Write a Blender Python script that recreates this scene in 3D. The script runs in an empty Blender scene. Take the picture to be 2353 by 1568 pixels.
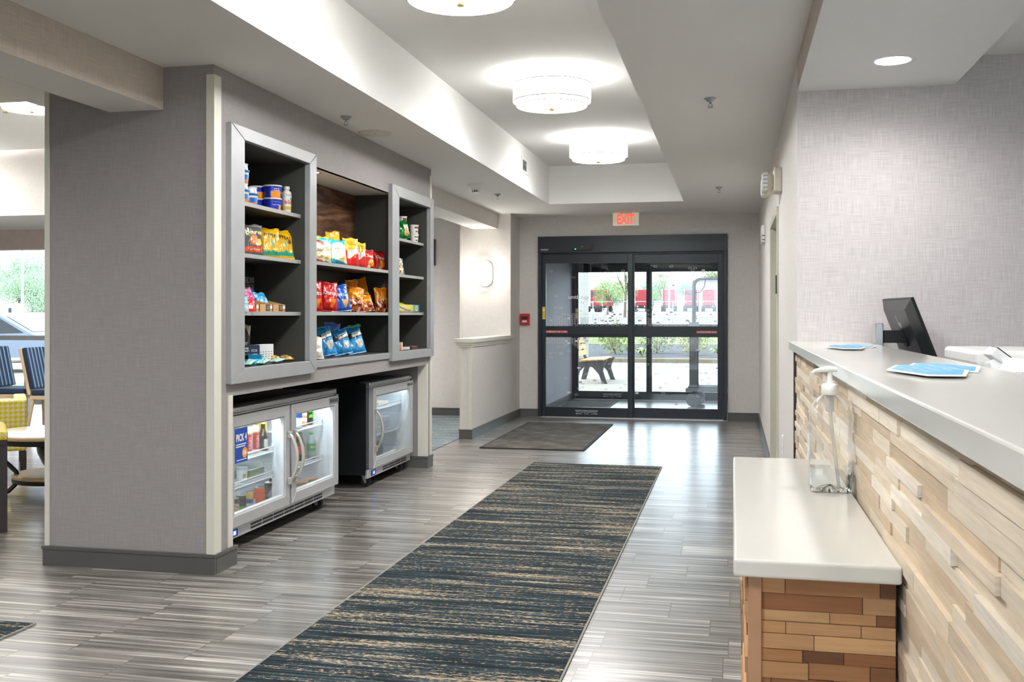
import bpy, math, random
from mathutils import Vector, Matrix, Euler, noise as mnoise

scene = bpy.context.scene
COL = scene.collection
random.seed(7)
R = math.radians

# ------------------------------------------------------------------ camera, world, sun, exposure
cam_d = bpy.data.cameras.new('camera')
cam = bpy.data.objects.new('camera', cam_d)
COL.objects.link(cam)
cam.location = (0, 0, 1.30)
cam.rotation_euler = (R(90), 0, R(12.255))
cam_d.sensor_width = 36.0
cam_d.lens = 2341.0 / 2353.0 * 36.0
cam_d.shift_y = -59.0 / 2353.0
cam_d.clip_start = 0.05
cam_d.clip_end = 1500
scene.camera = cam

w = bpy.data.worlds.new('overcast_sky')
scene.world = w
w.use_nodes = True
bg = w.node_tree.nodes['Background']
bg.inputs['Color'].default_value = (0.82, 0.91, 1.0, 1)
bg.inputs['Strength'].default_value = 1.55

sun_d = bpy.data.lights.new('sun', 'SUN')
sun_d.energy = 1.1
sun_d.angle = R(6)
sun_d.color = (1.0, 0.95, 0.86)
sun = bpy.data.objects.new('sun', sun_d)
COL.objects.link(sun)
sun.location = (-30, 0, 40)
sun.rotation_euler = Vector((0.62, 0.0, -0.78)).to_track_quat('-Z', 'Y').to_euler()

vs = scene.view_settings
vs.view_transform = 'Standard'
vs.look = 'None'
vs.gamma = 1
vs.use_curve_mapping = False
vs.exposure = 1.98
cy = scene.cycles
cy.use_denoising = True
cy.max_bounces = 8
cy.diffuse_bounces = 4
cy.glossy_bounces = 4
cy.transmission_bounces = 6
cy.transparent_max_bounces = 24
cy.caustics_reflective = False
cy.caustics_refractive = False
cy.sample_clamp_indirect = 6.0

# ------------------------------------------------------------------ helpers
def lin(c):
    return c / 12.92 if c <= 0.04045 else ((c + 0.055) / 1.055) ** 2.4

def hx(s):
    return tuple(lin(int(s[i:i + 2], 16) / 255) for i in (0, 2, 4))

class NT:
    def __init__(s, name):
        s.mat = bpy.data.materials.new(name)
        s.mat.use_nodes = True
        s.t = s.mat.node_tree
        s.b = s.t.nodes['Principled BSDF']
        s.out = s.t.nodes['Material Output']
    def put(s, sock, v):
        if isinstance(v, bpy.types.NodeSocket):
            s.t.links.new(v, sock)
        else:
            if isinstance(v, (tuple, list)) and len(v) == 3 and sock.type == 'RGBA':
                v = (*v, 1)
            sock.default_value = v
    def n(s, typ, ins=None, **props):
        nd = s.t.nodes.new(typ)
        for k, v in props.items():
            setattr(nd, k, v)
        for k, v in (ins or {}).items():
            s.put(nd.inputs[k], v)
        return nd
    def m(s, op, a, b=0.0, c=0.0):
        nd = s.n('ShaderNodeMath', {0: a, 1: b, 2: c}, operation=op)
        return nd.outputs[0]
    def xyz(s, space='Object'):
        tc = s.n('ShaderNodeTexCoord')
        sp = s.n('ShaderNodeSeparateXYZ', {0: tc.outputs[space]})
        return sp.outputs
    def vec(s, x, y, z=0.0):
        return s.n('ShaderNodeCombineXYZ', {0: x, 1: y, 2: z}).outputs[0]
    def noise(s, v, scale=1.0, detail=2.0, rough=0.5):
        return s.n('ShaderNodeTexNoise', {'Vector': v, 'Scale': scale, 'Detail': detail, 'Roughness': rough}).outputs[0]
    def ramp(s, fac, stops, interp='LINEAR'):
        nd = s.n('ShaderNodeValToRGB', {0: fac})
        r = nd.color_ramp
        r.interpolation = interp
        while len(r.elements) < len(stops):
            r.elements.new(0.5)
        for e, (p, c) in zip(r.elements, stops):
            e.position = p
            e.color = (*c, 1) if len(c) == 3 else c
        return nd.outputs[0]
    def mix(s, fac, a, b, blend='MIX'):
        nd = s.n('ShaderNodeMix', data_type='RGBA', blend_type=blend)
        s.put(nd.inputs[0], fac)
        s.put(nd.inputs[6], a)
        s.put(nd.inputs[7], b)
        return nd.outputs[2]
    def bump(s, h, strength=0.3, dist=0.01):
        nd = s.n('ShaderNodeBump', {'Height': h, 'Strength': strength, 'Distance': dist})
        s.put(s.b.inputs['Normal'], nd.outputs[0])
    def bsdf(s, **k):
        for a, v in k.items():
            s.put(s.b.inputs[a.replace('_', ' ')], v)
        return s

def mat(name, col, rough=0.5, metal=0.0, var=0.06, scale=30.0, bump=0.0, emit=0.0, spec=0.5, coat=0.0):
    """plain surface with a little procedural mottling"""
    t = NT(name)
    tc = t.n('ShaderNodeTexCoord')
    f = t.noise(tc.outputs['Object'], scale, 3)
    a = tuple(c * (1 - var) for c in col)
    b = tuple(min(1, c * (1 + var)) for c in col)
    c = t.mix(f, a, b)
    t.bsdf(Base_Color=c, Metallic=metal)
    t.put(t.b.inputs['Roughness'], rough)
    t.put(t.b.inputs['Specular IOR Level'], spec)
    if coat:
        t.put(t.b.inputs['Coat Weight'], coat)
    if bump:
        t.bump(f, bump, 0.004)
    if emit:
        t.put(t.b.inputs['Emission Color'], c)
        t.put(t.b.inputs['Emission Strength'], emit)
    return t.mat

def attr_mat(name, rough=0.4, coat=0.0, emit=0.0, grain=0.0, metal=0.0):
    """printed surface: colour comes from the printed pattern stored on the mesh"""
    t = NT(name)
    a = t.n('ShaderNodeAttribute', attribute_name='Col').outputs[0]
    if grain:
        x = t.xyz()
        f = t.noise(t.vec(t.m('MULTIPLY', x[0], 9), t.m('MULTIPLY', x[1], 9), t.m('MULTIPLY', x[2], 150)), 1.0, 4)
        g = t.noise(t.vec(t.m('MULTIPLY', x[0], 3), t.m('MULTIPLY', x[1], 3), t.m('MULTIPLY', x[2], 14)), 1.0, 2)
        k = t.m('ADD', t.m('MULTIPLY', f, grain * 1.6), t.m('MULTIPLY', g, grain))
        k = t.m('ADD', k, 1 - grain * 1.3)
        a = t.mix(1.0, a, t.vec(k, k, k), 'MULTIPLY')
        t.bump(f, 0.15, 0.002)
    t.bsdf(Base_Color=a, Roughness=rough, Metallic=metal)
    if coat:
        t.put(t.b.inputs['Coat Weight'], coat)
        t.put(t.b.inputs['Coat Roughness'], 0.15)
    if emit:
        t.put(t.b.inputs['Emission Color'], a)
        t.put(t.b.inputs['Emission Strength'], emit)
    return t.mat

def glass_mat(name, tint=(0.96, 0.98, 0.97), refl=1.0, rough=0.0, haze=0.0, hazecol=(0.8, 0.85, 0.88), edge=0.0):
    t = NT(name)
    t.t.nodes.remove(t.b)
    fr = t.n('ShaderNodeFresnel', {'IOR': 1.45}).outputs[0]
    fr = t.m('MULTIPLY', fr, refl)
    tr = t.n('ShaderNodeBsdfTransparent', {'Color': tint}).outputs[0]
    gl = t.n('ShaderNodeBsdfGlossy', {'Color': (1, 1, 1), 'Roughness': rough}).outputs[0]
    if haze:
        x = t.xyz()
        nz = t.noise(t.vec(x[0], x[1], x[2]), 9.0, 2)
        df = t.n('ShaderNodeBsdfTranslucent', {'Color': hazecol}).outputs[0]
        d2 = t.n('ShaderNodeBsdfDiffuse', {'Color': hazecol}).outputs[0]
        df = t.n('ShaderNodeMixShader', {0: 0.5, 1: df, 2: d2}).outputs[0]
        tr = t.n('ShaderNodeMixShader', {0: t.m('MULTIPLY', nz, haze), 1: tr, 2: df}).outputs[0]
    if edge:  # white rim by view angle: edge highlights put into the colour
        fc = t.n('ShaderNodeLayerWeight', {'Blend': 0.35}).outputs[1]
        df = t.n('ShaderNodeBsdfTranslucent', {'Color': (.95, .96, .96)}).outputs[0]
        d2 = t.n('ShaderNodeBsdfDiffuse', {'Color': (.95, .96, .96)}).outputs[0]
        df = t.n('ShaderNodeMixShader', {0: 0.5, 1: df, 2: d2}).outputs[0]
        tr = t.n('ShaderNodeMixShader', {0: t.m('ADD', t.m('MULTIPLY', t.m('POWER', fc, 2.0), edge), edge * .12), 1: tr, 2: df}).outputs[0]
    mx = t.n('ShaderNodeMixShader', {0: fr, 1: tr, 2: gl}).outputs[0]
    t.put(t.out.inputs[0], mx)
    return t.mat

class MB:
    """collects shapes into one mesh"""
    def __init__(s):
        s.v, s.f, s.m, s.c, s.sm = [], [], [], [], []
        s.T = None
        s.hascol = False
    def add(s, vs, fs, m, col=None, smooth=False):
        o = len(s.v)
        vs = [Vector(p) for p in vs]
        if s.T is not None:
            vs = [s.T @ p for p in vs]
        s.v += vs
        if col is None:
            s.c += [(1, 1, 1)] * len(vs)
        elif isinstance(col, list):
            s.c += col
            s.hascol = True
        else:
            s.c += [col] * len(vs)
            s.hascol = True
        for f in fs:
            s.f.append([i + o for i in f])
            s.m.append(m)
            s.sm.append(smooth)
        return s
    def box(s, x0, x1, y0, y1, z0, z1, m, col=None):
        x0, x1 = min(x0, x1), max(x0, x1); y0, y1 = min(y0, y1), max(y0, y1); z0, z1 = min(z0, z1), max(z0, z1)
        vs = [(x0, y0, z0), (x1, y0, z0), (x1, y1, z0), (x0, y1, z0), (x0, y0, z1), (x1, y0, z1), (x1, y1, z1), (x0, y1, z1)]
        fs = [(3, 2, 1, 0), (4, 5, 6, 7), (0, 1, 5, 4), (1, 2, 6, 5), (2, 3, 7, 6), (3, 0, 4, 7)]
        return s.add(vs, fs, m, col)
    def quad(s, a, b, c, d, m, col=None):
        return s.add([a, b, c, d], [(0, 1, 2, 3)], m, col)
    def cyl(s, p0, p1, r0, m, r1=None, n=20, caps=True, col=None):
        p0, p1 = Vector(p0), Vector(p1)
        r1 = r0 if r1 is None else r1
        d = (p1 - p0).normalized()
        a = d.orthogonal().normalized(); b = d.cross(a)
        ring = [a * math.cos(2 * math.pi * i / n) + b * math.sin(2 * math.pi * i / n) for i in range(n)]
        lo = [p0 + q * r0 for q in ring]; hi = [p1 + q * r1 for q in ring]
        s.add(lo + hi, [(i, (i + 1) % n, n + (i + 1) % n, n + i) for i in range(n)], m, col, True)
        if caps:
            if r0 > 1e-5: s.add(lo, [tuple(reversed(range(n)))], m, col)
            if r1 > 1e-5: s.add(hi, [tuple(range(n))], m, col)
        return s
    def lathe(s, prof, m, c=(0, 0, 0), n=28, col=None, colfn=None, sx=1.0, sy=1.0, sharp=True):
        """profile of (radius, height) turned about z; repeated points make a crease"""
        vs, cs, fs = [], [], []
        for (r, z) in prof:
            for i in range(n):
                a = 2 * math.pi * i / n
                vs.append((c[0] + r * math.cos(a) * sx, c[1] + r * math.sin(a) * sy, c[2] + z))
                cs.append(colfn(a, z) if colfn else (col or (1, 1, 1)))
        for k in range(len(prof) - 1):
            if prof[k] == prof[k + 1]: continue
            for i in range(n):
                fs.append((k * n + i, k * n + (i + 1) % n, (k + 1) * n + (i + 1) % n, (k + 1) * n + i))
        return s.add(vs, fs, m, cs if (col or colfn) else None, True)
    def tube(s, pts, r, m, n=10, col=None, closed=False):
        pts = [Vector(p) for p in pts]
        k = len(pts)
        vs, fs = [], []
        up = None
        for i, p in enumerate(pts):
            if closed: d = (pts[(i + 1) % k] - pts[i - 1])
            else: d = pts[min(i + 1, k - 1)] - pts[max(i - 1, 0)]
            d.normalize()
            if up is None: up = d.orthogonal().normalized()
            up = (up - d * up.dot(d))
            up = up.normalized() if up.length > 1e-6 else d.orthogonal().normalized()
            b = d.cross(up)
            rr = r[i] if isinstance(r, (list, tuple)) else r
            for j in range(n):
                a = 2 * math.pi * j / n
                vs.append(p + (up * math.cos(a) + b * math.sin(a)) * rr)
        for i in range(k if closed else k - 1):
            i2 = (i + 1) % k
            for j in range(n):
                fs.append((i * n + j, i * n + (j + 1) % n, i2 * n + (j + 1) % n, i2 * n + j))
        s.add(vs, fs, m, col, True)
        if not closed:
            s.add(vs[:n], [tuple(reversed(range(n)))], m, col)
            s.add(vs[-n:], [tuple(range(n))], m, col)
        return s
    def prism(s, poly, axis, a0, a1, m, col=None):
        """polygon (2D) pushed along axis 'x','y' or 'z' from a0 to a1"""
        def P(p, a):
            return {'x': (a, p[0], p[1]), 'y': (p[0], a, p[1]), 'z': (p[0], p[1], a)}[axis]
        n = len(poly)
        lo = [P(p, a0) for p in poly]; hi = [P(p, a1) for p in poly]
        s.add(lo + hi, [tuple(reversed(range(n))), tuple(range(n, 2 * n))] + [(i, (i + 1) % n, n + (i + 1) % n, n + i) for i in range(n)], m, col)
        return s
    def frame(s, axis, at, t, a0, a1, b0, b1, wl, wr, wb, wt, m, col=None):
        """rectangular frame lying in the plane axis = at .. at+t; a horizontal, b vertical"""
        def bx(p0, p1, q0, q1):
            if axis == 'x': s.box(at, at + t, p0, p1, q0, q1, m, col)
            else: s.box(p0, p1, at, at + t, q0, q1, m, col)
        bx(a0, a0 + wl, b0, b1); bx(a1 - wr, a1, b0, b1)
        bx(a0 + wl, a1 - wr, b0, b0 + wb); bx(a0 + wl, a1 - wr, b1 - wt, b1)
        return s
    def text(s, body, mapfn, m, col=None, w=None, h=None, rot=0.0, bold=0.0, lift=0.0):
        """lettering: glyph outlines sent through mapfn(x, y) -> point; centred, w x h"""
        vs, fs = glyphs(body, bold)
        x0 = min(v[0] for v in vs); x1 = max(v[0] for v in vs)
        y0 = min(v[1] for v in vs); y1 = max(v[1] for v in vs)
        sx = (w / (x1 - x0)) if w else None
        sy = (h / (y1 - y0)) if h else None
        sx = sx or sy; sy = sy or sx
        ca, sa = math.cos(rot), math.sin(rot)
        out = []
        for v in vs:
            x = (v[0] - (x0 + x1) / 2) * sx; y = (v[1] - (y0 + y1) / 2) * sy
            out.append(mapfn(x * ca - y * sa, x * sa + y * ca))
        return s.add(out, fs, m, col)

_gl = {}
def glyphs(body, bold=0.0):
    k = (body, bold)
    if k in _gl: return _gl[k]
    cu = bpy.data.curves.new('lettering', 'FONT')
    cu.body = body
    cu.resolution_u = 2
    cu.offset = bold
    ob = bpy.data.objects.new('lettering', cu)
    COL.objects.link(ob)
    dg = bpy.context.evaluated_depsgraph_get()
    dg.update()
    me = bpy.data.meshes.new_from_object(ob.evaluated_get(dg))
    _gl[k] = ([tuple(v.co[:2]) for v in me.vertices], [tuple(p.vertices) for p in me.polygons])
    bpy.data.objects.remove(ob)
    bpy.data.curves.remove(cu)
    bpy.data.meshes.remove(me)
    return _gl[k]

ORG = {}
def build(name, mb, parent=None, world=True, bevel=0.0, seg=2, origin=None):
    """link the collected shapes as ONE mesh object"""
    if parent is not None and world: o = ORG[parent]
    elif parent is not None: o = Vector((0, 0, 0))
    elif origin is not None: o = Vector(origin)
    elif world:
        xs = [p.x for p in mb.v]; ys = [p.y for p in mb.v]; zs = [p.z for p in mb.v]
        o = Vector(((min(xs) + max(xs)) / 2, (min(ys) + max(ys)) / 2, min(zs)))
    else: o = Vector((0, 0, 0))
    me = bpy.data.meshes.new(name)
    me.from_pydata([tuple(p - o) for p in mb.v], [], mb.f)
    ms = []
    for m in mb.m:
        if m not in ms: ms.append(m)
    for m in ms: me.materials.append(m)
    idx = {m: i for i, m in enumerate(ms)}
    me.polygons.foreach_set('material_index', [idx[m] for m in mb.m])
    me.polygons.foreach_set('use_smooth', mb.sm)
    if mb.hascol:
        at = me.color_attributes.new('Col', 'FLOAT_COLOR', 'POINT')
        flat = []
        for c in mb.c: flat += [c[0], c[1], c[2], 1.0]
        at.data.foreach_set('color', flat)
    me.update()
    ob = bpy.data.objects.new(name, me)
    COL.objects.link(ob)
    if parent is not None:
        ob.parent = parent
        ORG[ob] = ORG[parent]
    else:
        ob.location = o
        ORG[ob] = o
    if bevel:
        b = ob.modifiers.new('soft_edges', 'BEVEL')
        b.width = bevel; b.segments = seg; b.limit_method = 'ANGLE'; b.angle_limit = R(40)
    return ob

def tag(o, label, cat, group=None, kind=None):
    o['label'] = label
    o['category'] = cat
    if group: o['group'] = group
    if kind: o['kind'] = kind
    return o

def thing(name, label, cat, loc=(0, 0, 0), rotz=0.0, group=None, kind=None):
    o = bpy.data.objects.new(name, None)
    COL.objects.link(o)
    o.empty_display_size = 0.05
    o.location = loc
    o.rotation_euler = (0, 0, rotz)
    ORG[o] = Vector(loc)
    return tag(o, label, cat, group, kind)

def solo(name, mb, label, cat, group=None, kind=None, **k):
    return tag(build(name, mb, **k), label, cat, group, kind)

def struct(name, mb, label, cat, **k):
    return tag(build(name, mb, origin=(0, 0, 0), **k), label, cat, None, 'structure')

def dup(root, loc=None, rot=None, label=None, parent=None):
    """copy of a thing with copies of its parts and sub-parts"""
    c = root.copy()
    COL.objects.link(c)
    if parent is not None: c.parent = parent
    if loc is not None: c.location = loc
    if rot is not None: c.rotation_euler = rot
    if label: c['label'] = label
    for ch in root.children: dup(ch, parent=c)
    return c

def lamp(name, kind, loc, energy, col=(1, 1, 1), parent=None, rot=None, **k):
    d = bpy.data.lights.new(name, kind)
    d.energy = energy
    d.color = col
    for a, v in k.items(): setattr(d, a, v)
    o = bpy.data.objects.new(name, d)
    COL.objects.link(o)
    if parent is not None:
        o.parent = parent
        o.location = Vector(loc) - ORG[parent]
    else: o.location = loc
    if rot is not None: o.rotation_euler = rot
    return o

# ------------------------------------------------------------------ materials
def wallpaper(name, base, amp=0.16, warm=0.03):
    t = NT(name)
    x = t.xyz()
    u = t.m('ADD', x[0], x[1])
    a = t.noise(t.vec(t.m('MULTIPLY', u, 9), t.m('MULTIPLY', x[2], 260)), 1.0, 2, 0.6)
    b = t.noise(t.vec(t.m('MULTIPLY', u, 260), t.m('MULTIPLY', x[2], 9), 5.0), 1.0, 2, 0.6)
    p = t.noise(t.vec(u, x[2], 3.0), 5.0, 2)
    k = t.m('ADD', t.m('MULTIPLY', a, amp * 2.6), t.m('MULTIPLY', b, amp * 2.6))
    k = t.m('ADD', k, 1 - amp * 2.6)
    c = t.mix(p, tuple(v * f for v, f in zip(base, (1 + warm, 1 - warm * .3, 1 - warm * .2))), tuple(v * f for v, f in zip(base, (1 - warm * .2, 1, 1 - warm * .6))))
    c = t.mix(1.0, c, t.vec(k, k, k), 'MULTIPLY')
    t.bsdf(Base_Color=c, Roughness=0.75)
    t.put(t.b.inputs['Specular IOR Level'], 0.25)
    t.bump(k, 0.25, 0.002)
    return t.mat

m_wall = wallpaper('linen_wallpaper_light', hx('dcd9d5'), 0.13)
m_wall_nook = wallpaper('linen_wallpaper_cool', hx('d9d5d6'), 0.2)
m_wall_dark = wallpaper('linen_wallpaper_taupe', hx('9c9897'), 0.15)
m_wall_beam = wallpaper('linen_wallpaper_beige', hx('c4bbb0'), 0.18)
m_ceil = mat('ceiling_paint', hx('ececea'), 0.9, var=0.012, scale=3, bump=0.02)
m_cream = mat('cream_trim_paint', hx('dcd9cc'), 0.45, var=0.015)
m_base = mat('charcoal_baseboard', hx('5a5957'), 0.45, var=0.05)
m_white = mat('white_plastic', hx('ededeb'), 0.4, var=0.01)
m_offwhite = mat('ivory_plastic', hx('d8d3c2'), 0.4, var=0.02)
m_dkframe = mat('dark_bronze_aluminium', hx('252b31'), 0.38, 0.3, var=0.08)
m_black = mat('black_plastic', hx('161718'), 0.45, var=0.1)
m_blackmetal = mat('black_coated_steel', hx('1d1f21'), 0.3, 0.0, var=0.06)
m_steel = mat('brushed_steel', hx('c4c4c6'), 0.28, 0.85, var=0.04, scale=60)
m_alu = mat('satin_aluminium', hx('c9c9cb'), 0.38, 0.45, var=0.03)
m_chrome = mat('chrome', hx('d8d8d8'), 0.12, 1.0, var=0.01)
m_brass = mat('brass', hx('b7a06a'), 0.25, 1.0, var=0.04)
m_rubber = mat('black_rubber', hx('1b1b1b'), 0.7, var=0.1)
m_red = mat('red_enamel', hx('c01820'), 0.35, var=0.04)
m_laminate = mat('charcoal_laminate', hx('3d3d38'), 0.55, var=0.05, scale=300)
m_shelf = mat('grey_shelf_edge', hx('a2a3a0'), 0.5, var=0.05)
m_frame = mat('brushed_grey_frame', hx('a3a5a6'), 0.4, 0.15, var=0.1, scale=9)
m_handle = mat('champagne_handle', hx('c9c5b8'), 0.35, 0.4, var=0.03)
m_intwhite = mat('fridge_liner', hx('e6ebf0'), 0.4, var=0.01)
m_wire = mat('white_wire', hx('f0f2f4'), 0.35, var=0.01)
m_glass = glass_mat('door_glass', (0.93, 0.96, 0.97), 0.9)
m_fglass = glass_mat('fridge_glass', (0.97, 0.985, 0.99), 0.32)
m_paper = mat('white_paper', hx('f2f2f4'), 0.7, var=0.01)
m_card = mat('kraft_cardboard', hx('c79a62'), 0.75, var=0.06)
m_dkwood = mat('espresso_wood', hx('2e201b'), 0.4, var=0.25, scale=40)
m_print = attr_mat('printed_film', 0.28, 0.5)
m_matte = attr_mat('printed_paper', 0.6)
m_can = attr_mat('printed_can', 0.25, 0.3, metal=0.25)
m_clear = glass_mat('clear_plastic', (0.99, 0.995, 0.995), 0.45, 0.04, edge=0.5)
m_decal = mat('white_decal', hx('e6e8ea'), 0.6, var=0.01)
m_lamp_shade = mat('lit_lamp_shade', (1.0, 0.99, 0.965), 0.6, var=0.01, emit=1.0)
m_lamp_disc = mat('lit_lamp_diffuser', (0.985, 0.985, 0.975), 0.5, var=0.03, emit=17.0, scale=6)
m_down = mat('lit_downlight', (1.0, 0.97, 0.95), 0.5, var=0.01, emit=6)
m_sconce = mat('lit_sconce', (1.0, 0.96, 0.9), 0.5, var=0.01, emit=2.0)
m_bluedisp = mat('blue_display', (0.03, 0.1, 0.9), 0.3, var=0.1, emit=0.5)
m_led = mat('green_led', (0.05, 1.0, 0.2), 0.3, emit=3)
m_exit = mat('exit_red_glow', (1.0, 0.10, 0.06), 0.4, var=0.03, emit=0.3)
m_exitface = mat('exit_face', hx('e6dec8'), 0.5, var=0.02, emit=0.06)
m_dispdigit = mat('display_digits', (0.6, 0.8, 1.0), 0.3, emit=1.5)

# porcelain plank floor: rows along x, each row shifted, streaks along the plank
t = NT('striped_porcelain_planks')
x = t.xyz()
row = t.m('FLOOR', t.m('DIVIDE', t.m('SUBTRACT', x[1], 3.721), 0.2341))
fy = t.m('FRACT', t.m('DIVIDE', t.m('SUBTRACT', x[1], 3.721), 0.2341))
rnd = t.n('ShaderNodeTexWhiteNoise', {'W': row}, noise_dimensions='1D').outputs[0]
xs_ = t.m('ADD', t.m('DIVIDE', x[0], 0.49), t.m('MULTIPLY', rnd, 7.0))
tile = t.m('FLOOR', xs_)
fx = t.m('FRACT', xs_)
tid = t.n('ShaderNodeTexWhiteNoise', {'Vector': t.vec(row, tile, 0)}, noise_dimensions='3D').outputs[0]
gy = t.m('LESS_THAN', t.m('ABSOLUTE', t.m('SUBTRACT', fy, 0.5)), 0.5 - 0.010)
gx = t.m('LESS_THAN', t.m('ABSOLUTE', t.m('SUBTRACT', fx, 0.5)), 0.5 - 0.0045)
inside = t.m('MULTIPLY', gx, gy)
n1 = t.noise(t.vec(t.m('ADD', t.m('MULTIPLY', x[0], 0.9), t.m('MULTIPLY', tid, 31)), t.m('MULTIPLY', x[1], 42), t.m('MULTIPLY', tid, 17)), 1.0, 3, 0.6)
n2 = t.noise(t.vec(t.m('ADD', t.m('MULTIPLY', x[0], 2.0), t.m('MULTIPLY', tid, 11)), t.m('MULTIPLY', x[1], 160), 2.0), 1.0, 2, 0.6)
n3 = t.noise(t.vec(t.m('MULTIPLY', x[0], 1.6), t.m('MULTIPLY', x[1], 7), t.m('MULTIPLY', tid, 9)), 1.0, 2)
k = t.m('ADD', t.m('MULTIPLY', n1, 0.62), t.m('ADD', t.m('MULTIPLY', n2, 0.18), t.m('MULTIPLY', n3, 0.2)))
c = t.ramp(k, [(0.33, hx('2f2c29')), (0.45, hx('625d58')), (0.54, hx('8e8983')), (0.64, hx('d6d2ca'))])
c = t.mix(inside, hx('5d564b'), c)
t.bsdf(Base_Color=c)
t.put(t.b.inputs['Roughness'], t.m('ADD', 0.24, t.m('MULTIPLY', n2, 0.12)))
t.put(t.b.inputs['Coat Weight'], 0.5)
t.put(t.b.inputs['Coat Roughness'], 0.2)
t.put(t.b.inputs['Specular IOR Level'], 0.9)
t.bump(t.m('ADD', t.m('MULTIPLY', inside, 1.0), t.m('MULTIPLY', n2, 0.05)), 0.25, 0.002)
m_floor = t.mat

def streak_carpet(name, dark, mid, pale, tan, thr=0.53, bump=0.7):
    t = NT(name)
    x = t.xyz()
    P = lambda kx, ky, z: t.vec(t.m('MULTIPLY', x[0], kx), t.m('MULTIPLY', x[1], ky), z)
    band = t.noise(P(0.9, 13, 0.0), 1.0, 3, 0.6)
    line = t.noise(P(2.2, 62, 3.0), 1.0, 2, 0.6)
    dash = t.noise(P(38, 105, 6.0), 1.0, 2, 0.7)
    fine = t.noise(P(120, 260, 9.0), 1.0, 2, 0.8)
    g = t.m('ADD', t.m('MULTIPLY', line, 0.55), t.m('ADD', t.m('MULTIPLY', band, 0.25), t.m('MULTIPLY', fine, 0.2)))
    c = t.ramp(g, [(0.36, dark), (0.50, mid), (0.62, pale)])
    k = t.m('ADD', t.m('MULTIPLY', band, 0.36), t.m('ADD', t.m('MULTIPLY', line, 0.24), t.m('MULTIPLY', dash, 0.40)))
    f = t.n('ShaderNodeMapRange', {0: k, 1: thr, 2: thr + 0.035}, clamp=True).outputs[0]
    tc_ = t.mix(fine, tuple(v * .7 for v in tan), tuple(min(1, v * 1.25) for v in tan))
    c = t.mix(f, c, tc_)
    t.bsdf(Base_Color=c, Roughness=0.95)
    t.put(t.b.inputs['Specular IOR Level'], 0.15)
    t.bump(t.m('ADD', dash, fine), bump, 0.006)
    return t.mat
m_runner = streak_carpet('blue_streaked_carpet', hx('101518'), hx('2a363c'), hx('5a6a72'), hx('b5a183'))
m_hallcarpet = streak_carpet('pale_blue_streaked_carpet', hx('4a5a64'), hx('76868e'), hx('9aa6aa'), hx('c9c4b8'))
t = NT('speckled_mat_pile')
tc = t.n('ShaderNodeTexCoord').outputs['Object']
a = t.noise(tc, 170, 2, 0.7)
b = t.noise(tc, 5, 3, 0.6)
k = t.m('ADD', t.m('MULTIPLY', a, 0.75), t.m('MULTIPLY', b, 0.25))
t.bsdf(Base_Color=t.ramp(k, [(0.36, hx('1a1816')), (0.5, hx('48443f')), (0.62, hx('8d8880'))]), Roughness=0.95)
t.bump(a, 0.8, 0.006)
m_mat = t.mat

# quartz worktop
t = NT('cream_quartz')
tc = t.n('ShaderNodeTexCoord').outputs['Object']
a = t.noise(tc, 160, 2)
b = t.noise(tc, 2.2, 4, 0.7)
c = t.mix(t.m('MULTIPLY', b, 0.35), hx('dfddd6'), hx('c9c8c4'))
c = t.mix(t.m('GREATER_THAN', a, 0.78), c, hx('c2bfb6'))
t.bsdf(Base_Color=c, Roughness=0.12)
t.put(t.b.inputs['Specular IOR Level'], 0.5)
m_quartz = t.mat

m_plank = attr_mat('split_oak_cladding', 0.6, grain=0.32)

# walnut panel
t = NT('walnut_panel')
x = t.xyz()
nz = t.noise(t.vec(t.m('MULTIPLY', x[1], 2.0), t.m('MULTIPLY', x[2], 7.0), 0.0), 1.0, 3)
f = t.noise(t.vec(t.m('ADD', t.m('MULTIPLY', x[1], 3.0), t.m('MULTIPLY', x[0], 3.0)), t.m('ADD', t.m('MULTIPLY', x[2], 38), t.m('MULTIPLY', nz, 6)), 0.0), 1.0, 4, 0.6)
t.bsdf(Base_Color=t.ramp(f, [(0.3, hx('2a1a12')), (0.5, hx('573a28')), (0.7, hx('8a6548'))]), Roughness=0.4)
m_walnut = t.mat

def fabric_check(name):
    t = NT(name)
    x = t.xyz()
    u = t.m('MULTIPLY', t.m('ADD', x[0], t.m('MULTIPLY', x[1], 1.0)), 1.0)
    v = t.m('ADD', x[2], t.m('MULTIPLY', x[1], 0.6))
    s = 26.0
    fu = t.m('FRACT', t.m('MULTIPLY', u, s)); fv = t.m('FRACT', t.m('MULTIPLY', v, s))
    a = t.m('GREATER_THAN', fu, 0.5); b = t.m('GREATER_THAN', fv, 0.5)
    dg = t.m('GREATER_THAN', t.m('FRACT', t.m('MULTIPLY', t.m('ADD', u, v), s * 2)), 0.5)
    same = t.m('MULTIPLY', a, b)
    oth = t.m('MULTIPLY', dg, t.m('ABSOLUTE', t.m('SUBTRACT', a, b)))
    k = t.m('MAXIMUM', same, oth)
    t.bsdf(Base_Color=t.mix(k, hx('ecd00a'), hx('f2e8b8')), Roughness=0.9)
    t.bump(t.noise(t.vec(x[0], x[1], x[2]), 300), 0.3, 0.003)
    return t.mat
m_hound = fabric_check('yellow_houndstooth')
t = NT('blue_striped_fabric')
x = t.xyz()
f = t.m('FRACT', t.m('MULTIPLY', t.m('ADD', x[0], 0.5), 14.0))
t.bsdf(Base_Color=t.ramp(f, [(0.0, hx('1e2c46')), (0.25, hx('1e2c46')), (0.28, hx('3f6f9c')), (0.5, hx('86a7c4')), (0.55, hx('9a9868')), (0.62, hx('2a4a78')), (1.0, hx('1b2840'))]), Roughness=0.85)
m_stripe = t.mat
m_bluefab = mat('pale_blue_fabric', hx('8e9fbe'), 0.85, var=0.06, scale=200)
m_blond = mat('blond_wood', hx('cfb491'), 0.45, var=0.08, scale=18)

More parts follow.
